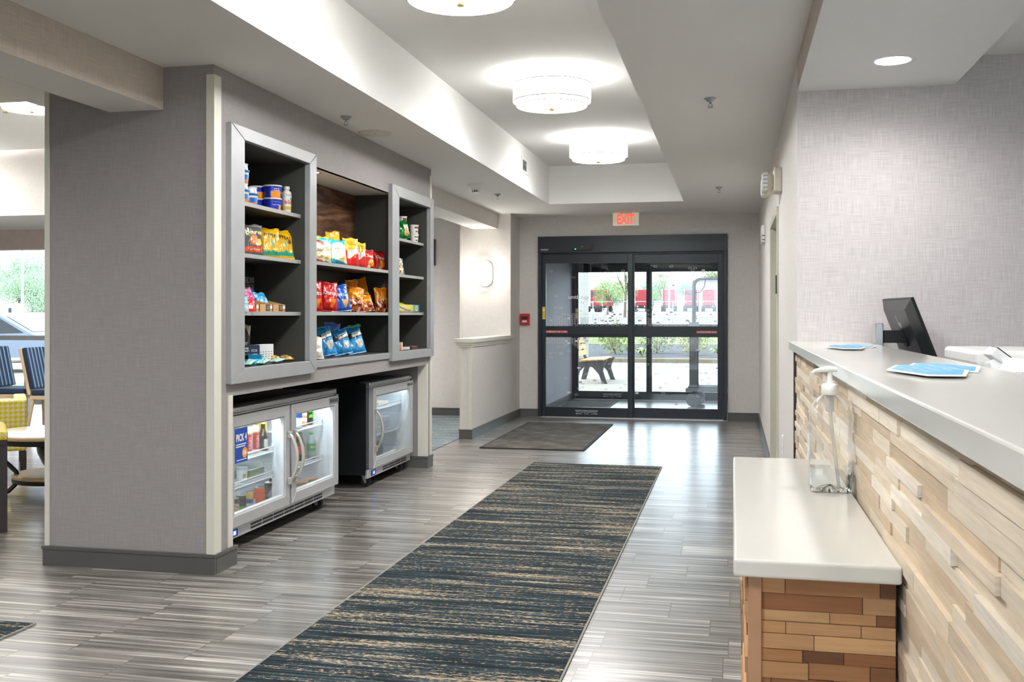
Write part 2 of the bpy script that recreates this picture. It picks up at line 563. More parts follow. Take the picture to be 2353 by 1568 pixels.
# outdoors
m_concrete = mat('porch_concrete', hx('857c70'), 0.85, var=0.06, scale=4)
t = NT('block_pavers')
x = t.xyz()
br = t.n('ShaderNodeTexBrick', {'Vector': t.vec(t.m('ADD', x[0], t.m('MULTIPLY', x[1], 0.5)), x[1]), 'Color1': (*hx('8f887e'), 1), 'Color2': (*hx('7f786f'), 1), 'Mortar': (*hx('4f4a44'), 1), 'Scale': 2.2, 'Mortar Size': 0.02})
t.bsdf(Base_Color=br.outputs[0], Roughness=0.85)
m_pavers = t.mat
m_kerb = mat('kerb_concrete', hx('776a55'), 0.85, var=0.08, scale=3)
m_mulch = mat('dark_mulch', hx('3a383a'), 0.95, var=0.5, scale=45, bump=0.8)
m_grass = mat('lawn', hx('6f7e3c'), 0.95, var=0.3, scale=20, bump=0.5)
m_asphalt = mat('pale_asphalt', hx('8f8e8c'), 0.9, var=0.06, scale=3)
m_leaf = attr_mat('leaves', 0.7)
m_bark = mat('bark', hx('6a5d4f'), 0.9, var=0.3, scale=30, bump=0.6)
m_truckred = mat('truck_red', hx('a01f2a'), 0.35, var=0.05)
m_truckwhite = mat('truck_white', hx('b4b8bc'), 0.35, var=0.02)
m_carglass = mat('dark_window_glass', hx('26303a'), 0.1, var=0.05)
m_silver = mat('car_silver', hx('7f8fa4'), 0.25, 0.4, var=0.02)
m_siding = NT('metal_siding')
x = m_siding.xyz()
fr_ = m_siding.m('FRACT', m_siding.m('MULTIPLY', x[0], 2.0))
m_siding.bsdf(Base_Color=m_siding.mix(m_siding.m('GREATER_THAN', fr_, 0.85), hx('a8abb0'), hx('7d8186')), Roughness=0.6)
m_siding = m_siding.mat
m_galv = mat('galvanised_steel', hx('a8acb0'), 0.45, 0.7, var=0.05)
m_benchmetal = mat('bench_cast_iron', hx('4d4b4b'), 0.5, 0.2, var=0.1)
m_benchslat = mat('bench_slat', hx('c98a4c'), 0.6, var=0.15, scale=25)
m_cartgrey = mat('cart_grey_rubber', hx('8b99a4'), 0.5, var=0.05)
m_column = mat('porch_column_stucco', hx('a8a49c'), 0.9, var=0.04)

# ------------------------------------------------------------------ setting: floor, ceilings, walls
CZ = 2.56          # corridor ceiling
YB = 12.85         # entrance wall face
XW = -2.55         # snack wall face
XR = 0.31          # right wall face

struct('floor', MB().box(-12.3, 4.0, -3.2, 15.62, -0.12, 0, m_floor), 'grey streaked porcelain plank floor of the lobby', 'floor')
struct('floor_corridor', MB().box(-5.6, -2.82, 8.46, 12.74, 0.0, 0.006, m_hallcarpet), 'pale blue streaked carpet in the side corridor behind the half wall', 'floor')

b = MB()
b.box(-4.06, -2.04, -3.2, YB, CZ, CZ + 0.5, m_ceil)
b.box(-0.535, XR + 0.12, -3.2, YB, CZ, CZ + 0.5, m_ceil)
b.box(-2.04, -0.535, 11.38, YB, CZ, CZ + 0.5, m_ceil)
b.box(-2.04, -0.535, -3.2, -1.6, CZ, CZ + 0.5, m_ceil)
b.box(-2.1, -0.5, -1.7, 11.45, 2.99, 3.1, m_ceil)
b.box(-12.3, -4.06, -3.2, 5.25, CZ, CZ + 0.5, m_ceil)
b.box(-12.3, -4.06, 11.25, 13.6, CZ, CZ + 0.5, m_ceil)
b.box(-12.3, -10.5, 5.25, 11.25, CZ, CZ + 0.5, m_ceil)
b.box(-5.7, -4.06, 8.45, 11.25, CZ, CZ + 0.5, m_ceil)
b.box(XR + 0.10, 4.0, -3.2, 5.3, 2.545, 2.7, m_ceil)
struct('ceiling', b, 'white painted ceiling with a long raised tray over the runner', 'ceiling')
struct('ceiling_lounge', MB().box(-10.6, -4.0, 5.2, 11.3, 3.39, 3.5, m_ceil), 'raised white ceiling over the lounge seating', 'ceiling')
b = MB()
b.box(-10.5, -4.06, 11.24, 11.25, CZ, 3.39, m_wall).box(-10.5, -4.06, 5.25, 5.26, CZ, 3.39, m_wall)
b.box(-4.07, -4.06, 5.26, 11.24, CZ, 3.39, m_wall).box(-10.5, -10.49, 5.26, 11.24, CZ, 3.39, m_wall)
struct('wall_lounge_tray', b, 'cream papered sides of the raised lounge ceiling', 'wall')

# snack block: papered faces around the recesses
b = MB()
b.box(-3.50, XW, 4.68, 4.72, 0, CZ, m_wall_dark)
b.box(-3.50, XW, 8.41, 8.445, 0, CZ, m_wall_dark)
b.box(-3.50, -3.46, 4.72, 8.41, 0, CZ, m_wall_dark)
x0 = XW - 0.03
b.box(x0, XW, 4.72, 5.90, 2.27, CZ, m_wall_dark)
b.box(x0, XW, 5.90, 7.34, 2.23, CZ, m_wall_dark)
b.box(x0, XW, 7.34, 8.41, 2.27, CZ, m_wall_dark)
b.box(x0, XW, 4.72, 4.83, 0.88, 2.27, m_wall_dark)
b.box(x0, XW, 8.43, 8.445, 0.95, 2.27, m_wall_dark)
b.box(x0, XW, 4.83, 8.43, 0.88, 0.97, m_wall_dark)
b.box(x0, XW, 4.72, 4.86, 0, 0.88, m_wall_dark)
b.box(-3.46, XW, 8.31, 8.41, 0, 0.88, m_wall_dark)
b.box(-3.46, x0, 4.72, 8.41, 0.88, 0.92, m_wall_dark)
struct('wall_left', b, 'taupe linen papered block that holds the snack shelves and fridges', 'wall')
struct('wall_left_soffit', MB().box(-2.89, XW - 0.001, 5.92, 7.48, 2.23, 2.26, m_ceil), 'pale underside over the open middle snack shelves', 'wall')

# near beam and far beam
b = MB()
b.box(-2.832, -2.829, -3.2, 4.68, 2.345, CZ, m_wall_beam).box(-3.139, -3.136, -3.2, 4.68, 2.345, CZ, m_wall_beam)
b.box(-3.136, -2.832, -3.2, 4.68, 2.345, CZ, m_ceil)
struct('ceiling_beam', b, 'beige papered ceiling beam running up to the taupe block', 'beam')
b = MB()
b.box(-2.862, -2.857, 8.445, 12.3, 2.375, CZ, m_wall).box(-3.17, -2.862, 8.445, 12.3, 2.375, CZ, m_ceil)
struct('ceiling_beam', b, 'short papered beam over the corridor opening beyond the snack block', 'beam')

# far walls
b = MB()
b.box(-2.69, -2.44, YB, 13.05, 0, CZ + .1, m_wall).box(-0.07, XR, YB, 13.05, 0, CZ + .1, m_wall).box(-2.44, -0.07, YB, 13.05, 2.305, CZ + .1, m_wall)
struct('wall_back', b, 'pale linen papered wall around the sliding entrance doors', 'wall')
struct('wall_sconce', MB().box(-3.33, -2.69, 12.3, 13.05, 0, CZ, m_wall), 'pale papered return wall that carries the oval sconce', 'wall')
b = MB()
b.box(-5.6, -3.33, 12.74, 13.05, 0, CZ, m_wall).box(-5.7, -5.6, 8.445, 12.74, 0, CZ, m_wall)
b.box(-5.6, -3.5, 8.40, 8.445, 0, CZ, m_wall)
struct('wall_corridor', b, 'pale papered walls of the side corridor', 'wall')
struct('wall_half', MB().box(-2.81, -2.69, 10.37, 12.3, 0, 1.0, m_wall), 'pale papered half wall beside the entrance mat', 'wall')
b = MB()
b.box(-2.87, -2.66, 10.33, 12.3, 1.012, 1.055, m_cream).box(-2.85, -2.675, 10.345, 12.3, 0.985, 1.012, m_cream).box(-2.83, -2.682, 10.355, 12.3, 0.965, 0.985, m_cream)
struct('trim_1', b, 'cream moulded cap along the top of the half wall', 'trim', bevel=0.004)
b = MB()
b.box(-2.815, -2.785, 10.365, 10.40, 0.1, 0.965, m_cream).box(-2.725, -2.685, 10.365, 10.40, 0.1, 0.965, m_cream)
struct('trim_2', b, 'cream corner strips on the end of the half wall', 'trim')

b = MB()
b.box(XR, 0.45, 8.62, 13.05, 0, CZ, m_wall).box(XR, 0.45, 5.26, 7.36, 0, CZ, m_wall).box(XR, 0.45, 7.36, 8.62, 2.02, CZ, m_wall)
b.box(XR, 0.45, -3.2, 5.24, 2.413, CZ, m_wall_beam)
struct('wall_right', b, 'pale papered right wall with the emergency light and a doorway', 'wall')
struct('wall_nook', MB().box(0.31, 4.0, 5.238, 5.26, 0, 2.8, m_wall_nook), 'pale linen wall behind the reception counter', 'wall')
b = MB().box(XR + 0.0005, 1.04, -3.2, 5.24, 2.41, 2.545, m_ceil)
struct('ceiling_soffit', b, 'white lowered soffit over the reception counter', 'ceiling')
b = MB().box(3.9, 4.0, -3.2, 5.24, 0, 2.7, m_wall)
b.box(-12.3, 4.0, -3.3, -3.2, 0, .25, m_wall).box(-12.3, 4.0, -3.3, -3.2, 2.42, 3.1, m_wall)
for xx, x2 in ((-12.3, -2.3), (0.2, 1.0), (3.2, 4.0)): b.box(xx, x2, -3.3, -3.2, .25, 2.42, m_wall)
struct('wall_front', b, 'pale papered walls behind the viewpoint', 'wall')

# right-hand doorway with a set-back door
d3 = thing('door_3', 'flush olive door set back in a pale steel frame in the right wall', 'door', (0.45, 8.0, 0), kind='structure')
m_dframe = mat('steel_door_frame', hx('cfccbd'), 0.4, var=0.02)
m_olive = mat('olive_door_paint', hx('8f907c'), 0.45, var=0.03)
b = MB()
b.box(0.295, 0.47, 8.60, 8.65, 0, 2.06, m_dframe).box(0.295, 0.47, 7.33, 7.38, 0, 2.06, m_dframe).box(0.295, 0.47, 7.38, 8.60, 2.01, 2.06, m_dframe)
build('door_frame', b, d3)
build('door_leaf', MB().box(0.43, 0.47, 7.38, 8.60, 0.005, 2.01, m_olive), d3)
build('strike_plate', MB().box(0.288, 0.296, 7.325, 7.352, 1.45, 1.58, m_black), d3)

# lounge outer walls, the window wall and its timber band
b = MB()
b.box(-12.3, -12.2, -3.2, 13.6, 0, CZ, m_wall)
b.box(-12.2, -12.0, 13.2, 13.6, 0, 2.27, m_wall).box(-5.9, -5.6, 13.05, 13.6, 0, CZ, m_wall)
struct('wall_lounge', b, 'pale outer walls of the lounge', 'wall')
m_valance = mat('grey_brown_timber', hx('cdbfb8'), 0.5, var=0.1, scale=9)
struct('trim_3', MB().box(-12.2, -5.9, 13.12, 13.35, 2.272, CZ, m_valance), 'grey-brown timber band above the lounge window', 'trim')
w1 = thing('window_1', 'wide lounge window with a grey aluminium rail', 'window', (-9, 13.3, 0), kind='structure')
b = MB()
b.box(-12.0, -5.9, 13.27, 13.33, 0.93, 1.0, m_galv).box(-12.0, -5.9, 13.25, 13.35, 0, 0.06, m_galv)
for xx in (-12.0, -11.3, -7.4, -5.96): b.box(xx, xx + 0.06, 13.27, 13.33, 0, 2.27, m_galv)
build('window_frame', b, w1)
build('pane', MB().box(-12.0, -5.9, 13.298, 13.302, 0.06, 2.27, m_glass), w1)

for n_, (xx, x2) in enumerate(((-2.3, 0.2), (1.0, 3.2))):  # unseen windows, added for cool fill light from behind
    wn = thing('window_%d' % (n_ + 2), ['window in the wall behind the viewpoint, facing the runner', 'window in the wall behind the reception desk'][n_], 'window', ((xx + x2) / 2, -3.25, .25), kind='structure')
    build('window_frame', MB().frame('y', -3.28, .06, xx, x2, .25, 2.42, .05, .05, .05, .05, m_galv), wn)
    build('pane', MB().box(xx + .05, x2 - .05, -3.252, -3.248, .3, 2.37, m_glass), wn)

# vestibule between the two sets of sliding doors
m_vest = mat('blue_grey_vestibule_paint', hx('b9bcc6'), 0.7, var=0.02)
b = MB()
b.box(-2.62, -2.44, 13.05, 15.85, 0, 2.6, m_vest).box(0.85, 1.0, 13.05, 15.85, 0, 2.6, m_vest)
b.box(-0.07, 1.0, 15.62, 15.85, 0, 2.6, m_vest).box(-2.62, -0.07, 15.62, 15.85, 2.305, 2.6, m_vest)
b.box(XR, 1.0, 13.0, 13.1, 0, 2.6, m_vest)
struct('wall_vestibule', b, 'blue-grey walls of the entrance vestibule', 'wall')
struct('ceiling_vestibule', MB().box(-2.62, 1.0, 12.95, 15.85, 2.45, 2.6, m_vest), 'plain ceiling of the entrance vestibule', 'ceiling')

# baseboards with a small ridge
def baseboard(name, segs, label, h=0.10):
    b = MB()
    for (x0, x1, y0, y1) in segs:
        b.box(x0, x1, y0, y1, 0, h - 0.018, m_base)
        e = 0.004
        b.box(x0 - e, x1 + e, y0 - e, y1 + e, h - 0.016, h, m_base)
    struct(name, b, label, 'baseboard')
baseboard('baseboard_left', [(-3.515, XW + 0.015, 4.665, 4.679), (XW + 0.001, XW + 0.015, 4.684, 4.90), (-3.515, -3.501, 4.684, 8.46), (XW + 0.001, XW + 0.015, 8.314, 8.455), (-3.2, XW + 0.015, 8.295, 8.309)], 'charcoal baseboard around the taupe snack block')
baseboard('baseboard_back', [(-2.69, -2.45, YB - 0.014, YB), (-0.065, XR, YB - 0.014, YB)], 'charcoal baseboard beside the sliding doors')
baseboard('baseboard_half', [(-2.82, -2.676, 10.352, 10.368), (-2.69, -2.676, 10.373, YB - .02)], 'charcoal baseboard round the half wall')
baseboard('baseboard_corridor', [(-5.6, -3.33, 12.726, 12.74), (-3.33, -2.81, 12.286, 12.3)], 'charcoal baseboard in the side corridor')
baseboard('baseboard_right', [(XR - 0.014, XR, 8.66, YB), (XR - 0.014, XR, 5.30, 7.32)], 'charcoal baseboard along the right wall')
baseboard('baseboard_vestibule', [(-2.44, -2.426, 13.1, 15.6)], 'charcoal baseboard on the vestibule wall')

# cream corner guards
def guard(n, segs, label):
    b = MB()
    for s in segs: b.box(*s, m_cream)
    struct('trim_%d' % n, b, label, 'trim')
guard(4, [(-2.585, XW + 0.008, 4.672, 4.68, 0.1, 2.51), (XW, XW + 0.008, 4.68, 4.745, 0.1, 2.51)], 'cream corner guard on the near corner of the taupe block')
guard(5, [(-3.508, -3.482, 4.672, 4.679, 0.101, 2.56), (-3.508, -3.501, 4.6795, 4.74, 0.101, 2.56)], 'cream corner guard at the lounge side of the taupe block')
guard(6, [(XW + .0005, XW + 0.008, 4.823, 4.8605, 0.101, 0.885), (-2.60, XW + 0.008, 4.861, 4.868, 0.101, 0.885)], 'cream corner guard at the near side of the fridge recess')
guard(7, [(XW + .0005, XW + 0.008, 8.3095, 8.335, 0.101, 0.885), (-2.625, XW + 0.008, 8.302, 8.309, 0.101, 0.885)], 'cream corner guard at the far side of the fridge recess')
guard(8, [(XW + .0005, XW + 0.006, 8.40, 8.4455, 0.101, 2.5), (-2.59, XW + 0.006, 8.446, 8.452, 0.101, 2.5)], 'cream corner guard on the far corner of the taupe block')
guard(9, [(-3.337, -3.31, 12.292, 12.2995, 0.101, 2.375), (-3.337, -3.3305, 12.30, 12.35, 0.101, 2.375)], 'cream corner guard on the sconce wall')

# ------------------------------------------------------------------ sliding entrance doors
def hexring(b, cx, cz, y, w, h, t, m, fill=False):
    pts = [(-.5, 0), (-.28, .5), (.28, .5), (.5, 0), (.28, -.5), (-.28, -.5)]
    o = [(cx + p[0] * w, y, cz + p[1] * h) for p in pts]
    if fill:
        b.add(o, [tuple(range(6))], m); return
    k = 1 - 2 * t / h
    i = [(cx + p[0] * (w - 2.4 * t), y, cz + p[1] * h * k) for p in pts]
    b.add(o + i, [(j, (j + 1) % 6, 6 + (j + 1) % 6, 6 + j) for j in range(6)], m)

def decals(x0, x1, y, seed):
    rnd = random.Random(seed)
    b = MB()
    for row in range(70):
        z = 0.16 + row * 0.0262
        if 1.02 < z < 1.175 or z > 1.94: continue
        d = min(abs(z - 1.02), abs(z - 1.175))
        p = 1.0 if d < 0.09 else (0.5 if d < 0.14 else (0.16 if d < 0.22 else 0.035))
        k = 0
        x = x0 + 0.03 + (0.033 if row % 2 else 0)
        while x < x1 - 0.03:
            if rnd.random() < p:
                hexring(b, x, z, y, 0.05, 0.024, 0.0034, m_decal, rnd.random() < 0.09)
            x += 0.066
    return b

def sliding_door(n, y, label, sensor):
    d = thing('door_%d' % n, label, 'door', (-1.26, y, 0), kind='structure')
    F_ = m_dkframe
    h = MB().box(-2.44, -0.075, y - 0.06, y + 0.14, 2.095, 2.305, F_)
    h.box(-2.40, -0.115, y + 0.0, y + 0.12, 2.075, 2.096, F_)
    h.text('STANLEY', lambda a, c: (-2.352 + a, y - 0.0615, 2.137 + c), m_decal, w=0.10, h=0.018, bold=0.03)
    hd = build('door_header', h, d, bevel=0.003)
    if sensor:
        sb = MB().box(-1.99, -1.74, y - 0.10, y - 0.06, 2.125, 2.185, m_black)
        sb.text('STANLEY', lambda a, c: (-1.865 + a, y - 0.101, 2.168 + c), m_decal, w=0.035, h=0.006)
        sb.cyl((-1.95, y - 0.1, 2.138), (-1.95, y - 0.103, 2.138), 0.006, m_led, n=10)
        build('motion_sensor', sb, hd)
    for x0, x1 in ((-2.44, -2.395), (-0.12, -0.075)):
        build('door_jamb', MB().box(x0, x1, y - 0.05, y + 0.13, 0, 2.095, F_), d, bevel=0.003)
    yl = y - 0.02
    l = MB().frame('y', yl, 0.05, -2.393, -1.236, 0.012, 2.075, 0.047, 0.062, 0.118, 0.11, F_)
    l.box(-2.346, -1.298, yl, yl + 0.05, 1.032, 1.163, F_).box(-2.346, -1.298, yl - 0.012, yl, 1.055, 1.118, F_)
    l.box(-2.346, -1.298, yl + 0.004, yl + 0.02, 1.022, 1.034, F_)
    leaf = build('sliding_leaf', l, d, bevel=0.002)
    build('pane', MB().box(-2.346, -1.298, yl + 0.022, yl + 0.028, 0.13, 1.965, m_glass), leaf)
    g = decals(-2.346, -1.298, yl + 0.0205, 3 + n)
    if n == 1:
        g.text('until', lambda a, c: (-1.985 + a, yl + 0.020, 1.535 + c), m_decal, w=0.145, h=0.05, bold=0.03)
        g.text('next time.', lambda a, c: (-1.735 + a, yl + 0.020, 1.53 + c), m_decal, w=0.31, h=0.045)
    else:
        g.text('hello.', lambda a, c: (-1.76 - a, yl + 0.031, 1.53 + c), m_decal, w=0.20, h=0.055)
    build('hexagon_decals', g, leaf)
    s = MB()
    s.box(-2.343, -2.06, yl - 0.014, yl - 0.0125, 1.075, 1.108, m_red)
    s.text('IN EMERGENCY PUSH TO OPEN', lambda a, c: (-2.2 + a, yl - 0.0145, 1.0915 + c), m_decal, w=0.265, h=0.022, bold=0.02)
    build('emergency_sign', s, leaf)
    s = MB().box(-2.388, -2.352, yl - 0.003, yl - 0.001, 1.25, 1.41, mat('yellow_sticker_%d' % n, hx('e2c81e'), 0.5)).box(-2.387, -2.353, yl - 0.004, yl - 0.003, 1.355, 1.385, m_decal).box(-2.387, -2.353, yl - 0.004, yl - 0.003, 1.252, 1.262, m_decal)
    build('warning_sticker', s, leaf)
    s = MB()
    s.text('CAUTION AUTOMATIC SLIDING DOOR', lambda a, c: (-1.82 + a, yl - 0.002, 0.088 + c), m_decal, w=0.29, h=0.017, bold=0.02)
    s.text('Door may close without warning', lambda a, c: (-1.82 + a, yl - 0.002, 0.068 + c), m_decal, w=0.25, h=0.014)
    s.text('STANLEY', lambda a, c: (-1.82 + a, yl - 0.002, 0.05 + c), m_decal, w=0.06, h=0.010)
    for sg in (-1, 1):
        s.add([(-1.82 + sg * 0.06, yl - 0.002, 0.048), (-1.82 + sg * 0.12, yl - 0.002, 0.048), (-1.82 + sg * 0.12, yl - 0.002, 0.052), (-1.82 + sg * 0.06, yl - 0.002, 0.052)], [(0, 1, 2, 3)], m_decal)
        s.add([(-1.82 + sg * 0.12, yl - 0.002, 0.056), (-1.82 + sg * 0.145, yl - 0.002, 0.05), (-1.82 + sg * 0.12, yl - 0.002, 0.044)], [(0, 1, 2)], m_decal)
    build('caution_lettering', s, leaf)
    yr = y + 0.045
    l = MB().frame('y', yr, 0.05, -1.25, -0.122, 0.0, 2.075, 0.03, 0.068, 0.132, 0.108, F_)
    l.box(-1.22, -0.19, yr, yr + 0.05, 1.027, 1.163, F_)
    leaf = build('fixed_leaf', l, d, bevel=0.002)
    build('pane', MB().box(-1.22, -0.19, yr + 0.022, yr + 0.028, 0.132, 1.967, m_glass), leaf)
    build('hexagon_decals', decals(-1.22, -0.19, yr + 0.0205, 11 + n), leaf)
    s = MB().box(-0.45, -0.195, yr - 0.002, yr - 0.0005, 1.075, 1.108, m_red)
    s.text('CAUTION STAND BACK', lambda a, c: (-0.3225 + a, yr - 0.0025, 1.0915 + c), m_decal, w=0.24, h=0.022, bold=0.02)
    build('caution_sign', s, leaf)
    build('threshold', MB().box(-2.44, -0.075, y - 0.05, y + 0.13, 0, 0.01, m_alu), d)
    return d
sliding_door(1, YB, 'inner pair of dark framed glass sliding doors', True)
sliding_door(2, 15.66, 'outer pair of dark framed glass sliding doors beyond the vestibule', False)

# ------------------------------------------------------------------ ceiling fittings
m_rim = mat('grey_lamp_rim', hx('6f6c66'), 0.5, var=0.03)
def drum(x, y, zc, label, power, r=0.275):
    t = thing('drum_light', label, 'ceiling light', (x, y, zc), group='drum ceiling lights')
    zb = zc - 0.215
    h = 0.12
    o = MB()
    o.lathe([(r * .35, zc - 0.05), (r * .35, zc), (0, zc)], m_white, (x, y, 0), 32)
    o.lathe([(r * .35, zc - 0.05), (r * .1, zc - 0.055), (r * .1, zc - 0.12)], m_white, (x, y, 0), 24)
    build('ceiling_pan', o, t)
    s = MB().lathe([(r, zb + 0.03), (r, zb + 0.03 + h), (r - .006, zb + 0.03 + h), (r - .006, zb + 0.03)], m_lamp_shade, (x, y, 0), 48)
    sh = build('outer_shade', s, t)
    q = MB()
    for zz in (zb + 0.03, zb + 0.03 + h): q.lathe([(r + .001, zz - .003), (r + .0035, zz - .003), (r + .0035, zz + .003), (r + .001, zz + .003)], m_rim, (x, y, 0), 48)
    build('shade_rim', q, sh)
    r2 = r * .90
    s = MB().lathe([(r2, zb), (r2, zb + 0.11), (r2 - .006, zb + .11)], m_lamp_shade, (x, y, 0), 48)
    ish = build('inner_shade', s, t)
    build('shade_rim', MB().lathe([(r2 + .001, zb - .003), (r2 + .0035, zb - .003), (r2 + .0035, zb + .003), (r2 + .001, zb + .003)], m_rim, (x, y, 0), 48), ish)
    s = MB().lathe([(0, zb + .012), (r2 - .01, zb + .012), (r2 - .01, zb + .012), (r2 - .004, zb + 0.0), (r2 + .001, zb - .001)], m_lamp_disc, (x, y, 0), 48)
    build('diffuser', s, t)
    build('finial', MB().lathe([(0, zb - .03), (.017, zb - .03), (.017, zb - .03), (.022, zb - .018), (.022, zb - .008), (.008, zb - .006), (.008, zb + .012)], m_brass, (x, y, 0), 20), t)
    lamp('bulb', 'POINT', (x, y, zc - 0.075), power, (1.0, 0.98, 0.93), t, shadow_soft_size=0.06)
    return t
drum(-1.245, 4.60, 2.99, 'nearest drum ceiling light, cut off by the top of the photo', 3)
drum(-1.25, 7.08, 2.99, 'middle drum ceiling light of the raised tray', 3)
drum(-1.25, 9.62, 2.99, 'drum ceiling light of the tray closest to the entrance doors', 3)
drum(-6.25, 8.15, 3.39, 'drum ceiling light over the lounge, half hidden by the taupe block', 130)
drum(-1.24, 2.1, 2.99, 'drum ceiling light of the tray directly overhead, out of the photo', 3)  # this and the next tray drum are unseen, added for more light
drum(-1.24, -0.4, 2.99, 'drum ceiling light of the tray behind the viewpoint', 3)
drum(-6.25, 10.4, 3.39, 'drum ceiling light at the far end of the lounge, hidden by the taupe block', 130)  # remaining lounge drums are out of view, added to brighten the lounge
drum(-9.7, 10.4, 3.39, 'drum ceiling light in the far left corner of the lounge', 130)
drum(-6.25, 6.1, 3.39, 'drum ceiling light of the lounge closest to the viewer', 130)
drum(-8.8, 8.15, 3.39, 'drum ceiling light over the far side of the lounge', 130)

def downlight(x, y, z, r, label, power, spread=168, rim=m_white):
    t = thing('downlight', label, 'downlight', (x, y, z))
    build('trim_ring', MB().lathe([(r * .86, z - .001), (r * 1.06, z - .004), (r * 1.10, z - .001)], rim, (x, y, 0), 40), t)
    build('lens', MB().lathe([(0, z - .0012), (r * .86, z - .0012)], m_down, (x, y, 0), 40), t)
    lamp('bulb', 'SPOT', (x, y, z - 0.02), power, (1, 0.96, 0.93), t, spot_size=R(spread), spot_blend=1.0, shadow_soft_size=r * .8)
    return t
downlight(0.679, 4.69, 2.41, 0.087, 'round recessed downlight in the soffit over the reception counter', 9)
downlight(0.679, 2.60, 2.41, 0.087, 'round recessed downlight in the soffit overhead, out of the photo', 9)  # this and the next soffit lamp are unseen extras for more light
downlight(0.679, 0.50, 2.41, 0.087, 'round recessed downlight in the soffit behind the viewpoint', 9)
downlight(-4.3, 10.6, CZ, 0.087, 'round recessed downlight of the side corridor ceiling', 70)  # unseen lamp put in to brighten the corridor
downlight(-4.6, 3.2, CZ, 0.087, 'round recessed downlight over the lounge near the beam', 38)  # two unseen lounge downlights, added as fill
downlight(-4.6, 0.8, CZ, 0.087, 'round recessed downlight over the lounge behind the viewpoint', 9)
downlight(-0.8, 14.3, 2.45, 0.087, 'round recessed downlight of the vestibule', 25)  # unseen lamp added to lift the vestibule light
downlight(-2.66, 6.20, 2.23, 0.035, 'small recessed downlight over the open middle snack shelves', 14, 140, m_black)

def sprinkler(x, y, z, label, brass=False):
    t = thing('sprinkler', label, 'sprinkler', (x, y, z), group='ceiling sprinklers')
    m = m_brass if brass else m_galv
    k = 1.5 if brass else 1.0
    build('escutcheon', MB().lathe([(.005 * k, z - .022 * k), (.018 * k, z - .02 * k), (.034 * k, z - .004), (.036 * k, z), (0, z)], m, (x, y, 0), 24), t)
    o = MB().cyl((x, y, z - .018 * k), (x, y, z - .032 * k), .007 * k, m, n=12)
    for s in (-1, 1): o.tube([(x + s * .004, y, z - .03 * k), (x + s * .012 * k, y, z - .04 * k), (x + s * .003, y, z - .054 * k)], .0025 * k, m, 6)
    build('frame_arms', o, t)
    o = MB().lathe([(0, z - .056 * k), (.017 * k, z - .055 * k), (.017 * k, z - .053 * k), (0, z - .053 * k)], m, (x, y, 0), 16)
    build('deflector', o, t)
    return t
sprinkler(-2.398, 6.084, CZ, 'ceiling sprinkler beside the round speaker above the snack wall')
sprinkler(-0.131, 6.02, CZ, 'large ceiling sprinkler right of the tray, closer to the viewer')
sprinkler(-2.392, 10.3, CZ, 'ceiling sprinkler next to the smoke detector')
sprinkler(-0.138, 10.2, CZ, 'small ceiling sprinkler right of the tray near the doors')
sprinkler(-7.04, 8.79, 3.39, 'brass pendent sprinkler under the raised lounge ceiling', True)

x, y = -2.413, 6.663
t = thing('ceiling_speaker', 'round cream ceiling speaker above the middle snack shelves', 'speaker', (x, y, CZ))
build('bezel', MB().lathe([(.098, CZ - .004), (.112, CZ - .008), (.118, CZ - .001)], m_offwhite, (x, y, 0), 40), t)
build('grille', MB().lathe([(.098, CZ - .004), (.004, CZ - .007), (0, CZ - .007)], m_offwhite, (x, y, 0), 40).lathe([(0, CZ - .0085), (.004, CZ - .0085), (.004, CZ - .006)], m_black, (x, y, 0), 10), t)
x, y = -2.43, 9.534
t = thing('smoke_detector', 'white smoke detector on the ceiling above the corridor opening', 'smoke detector', (x, y, CZ))
build('base', MB().lathe([(.05, CZ - .03), (.062, CZ - .022), (.085, CZ - .003), (.085, CZ)], m_white, (x, y, 0), 32), t)
o = MB().lathe([(0, CZ - .075), (.02, CZ - .075), (.025, CZ - .072)], m_white, (x, y, 0), 24).lathe([(.04, CZ - .052), (.05, CZ - .03)], m_white, (x, y, 0), 24)
for i in range(10):
    a = i * math.pi / 5
    o.box(x + .033 * math.cos(a) - .004, x + .033 * math.cos(a) + .004, y + .033 * math.sin(a) - .004, y + .033 * math.sin(a) + .004, CZ - .074, CZ - .05, m_white)
build('sensor_cage', o, t)
build('chamber', MB().cyl((x, y, CZ - .07), (x, y, CZ - .05), .025, m_black), t)

t = thing('wall_vent', 'small white grille plate on the side of the ceiling tray', 'vent', (-2.04, 10.0, 2.8))
b = MB().frame('x', -2.04, 0.006, 9.82, 10.18, 2.72, 2.87, .05, .12, .025, .025, m_white)
build('vent_frame', b, t, bevel=0.002)
b = MB().box(-2.0395, -2.039, 9.86, 10.08, 2.74, 2.85, m_base)
for i in range(6): b.box(-2.039, -2.034, 9.87, 10.06, 2.746 + i * .017, 2.753 + i * .017, m_galv)
build('grille', b, t)

# exit sign hangs from the ceiling just in front of the doors
t = thing('exit_sign', 'red lit EXIT sign above the sliding doors', 'sign', (-1.29, 12.5, CZ))
yb = 12.48
build('housing', MB().box(-1.445, -1.128, yb, yb + .05, 2.40, 2.595 - .04, m_exitface), t, bevel=0.004)
build('canopy', MB().box(-1.36, -1.21, yb - .02, yb + .07, 2.545, CZ, m_offwhite), t)
build('lettering', MB().text('EXIT', lambda a, c: (-1.287 + a, yb - .002, 2.478 + c), m_exit, w=0.215, h=0.125, bold=0.035), t)

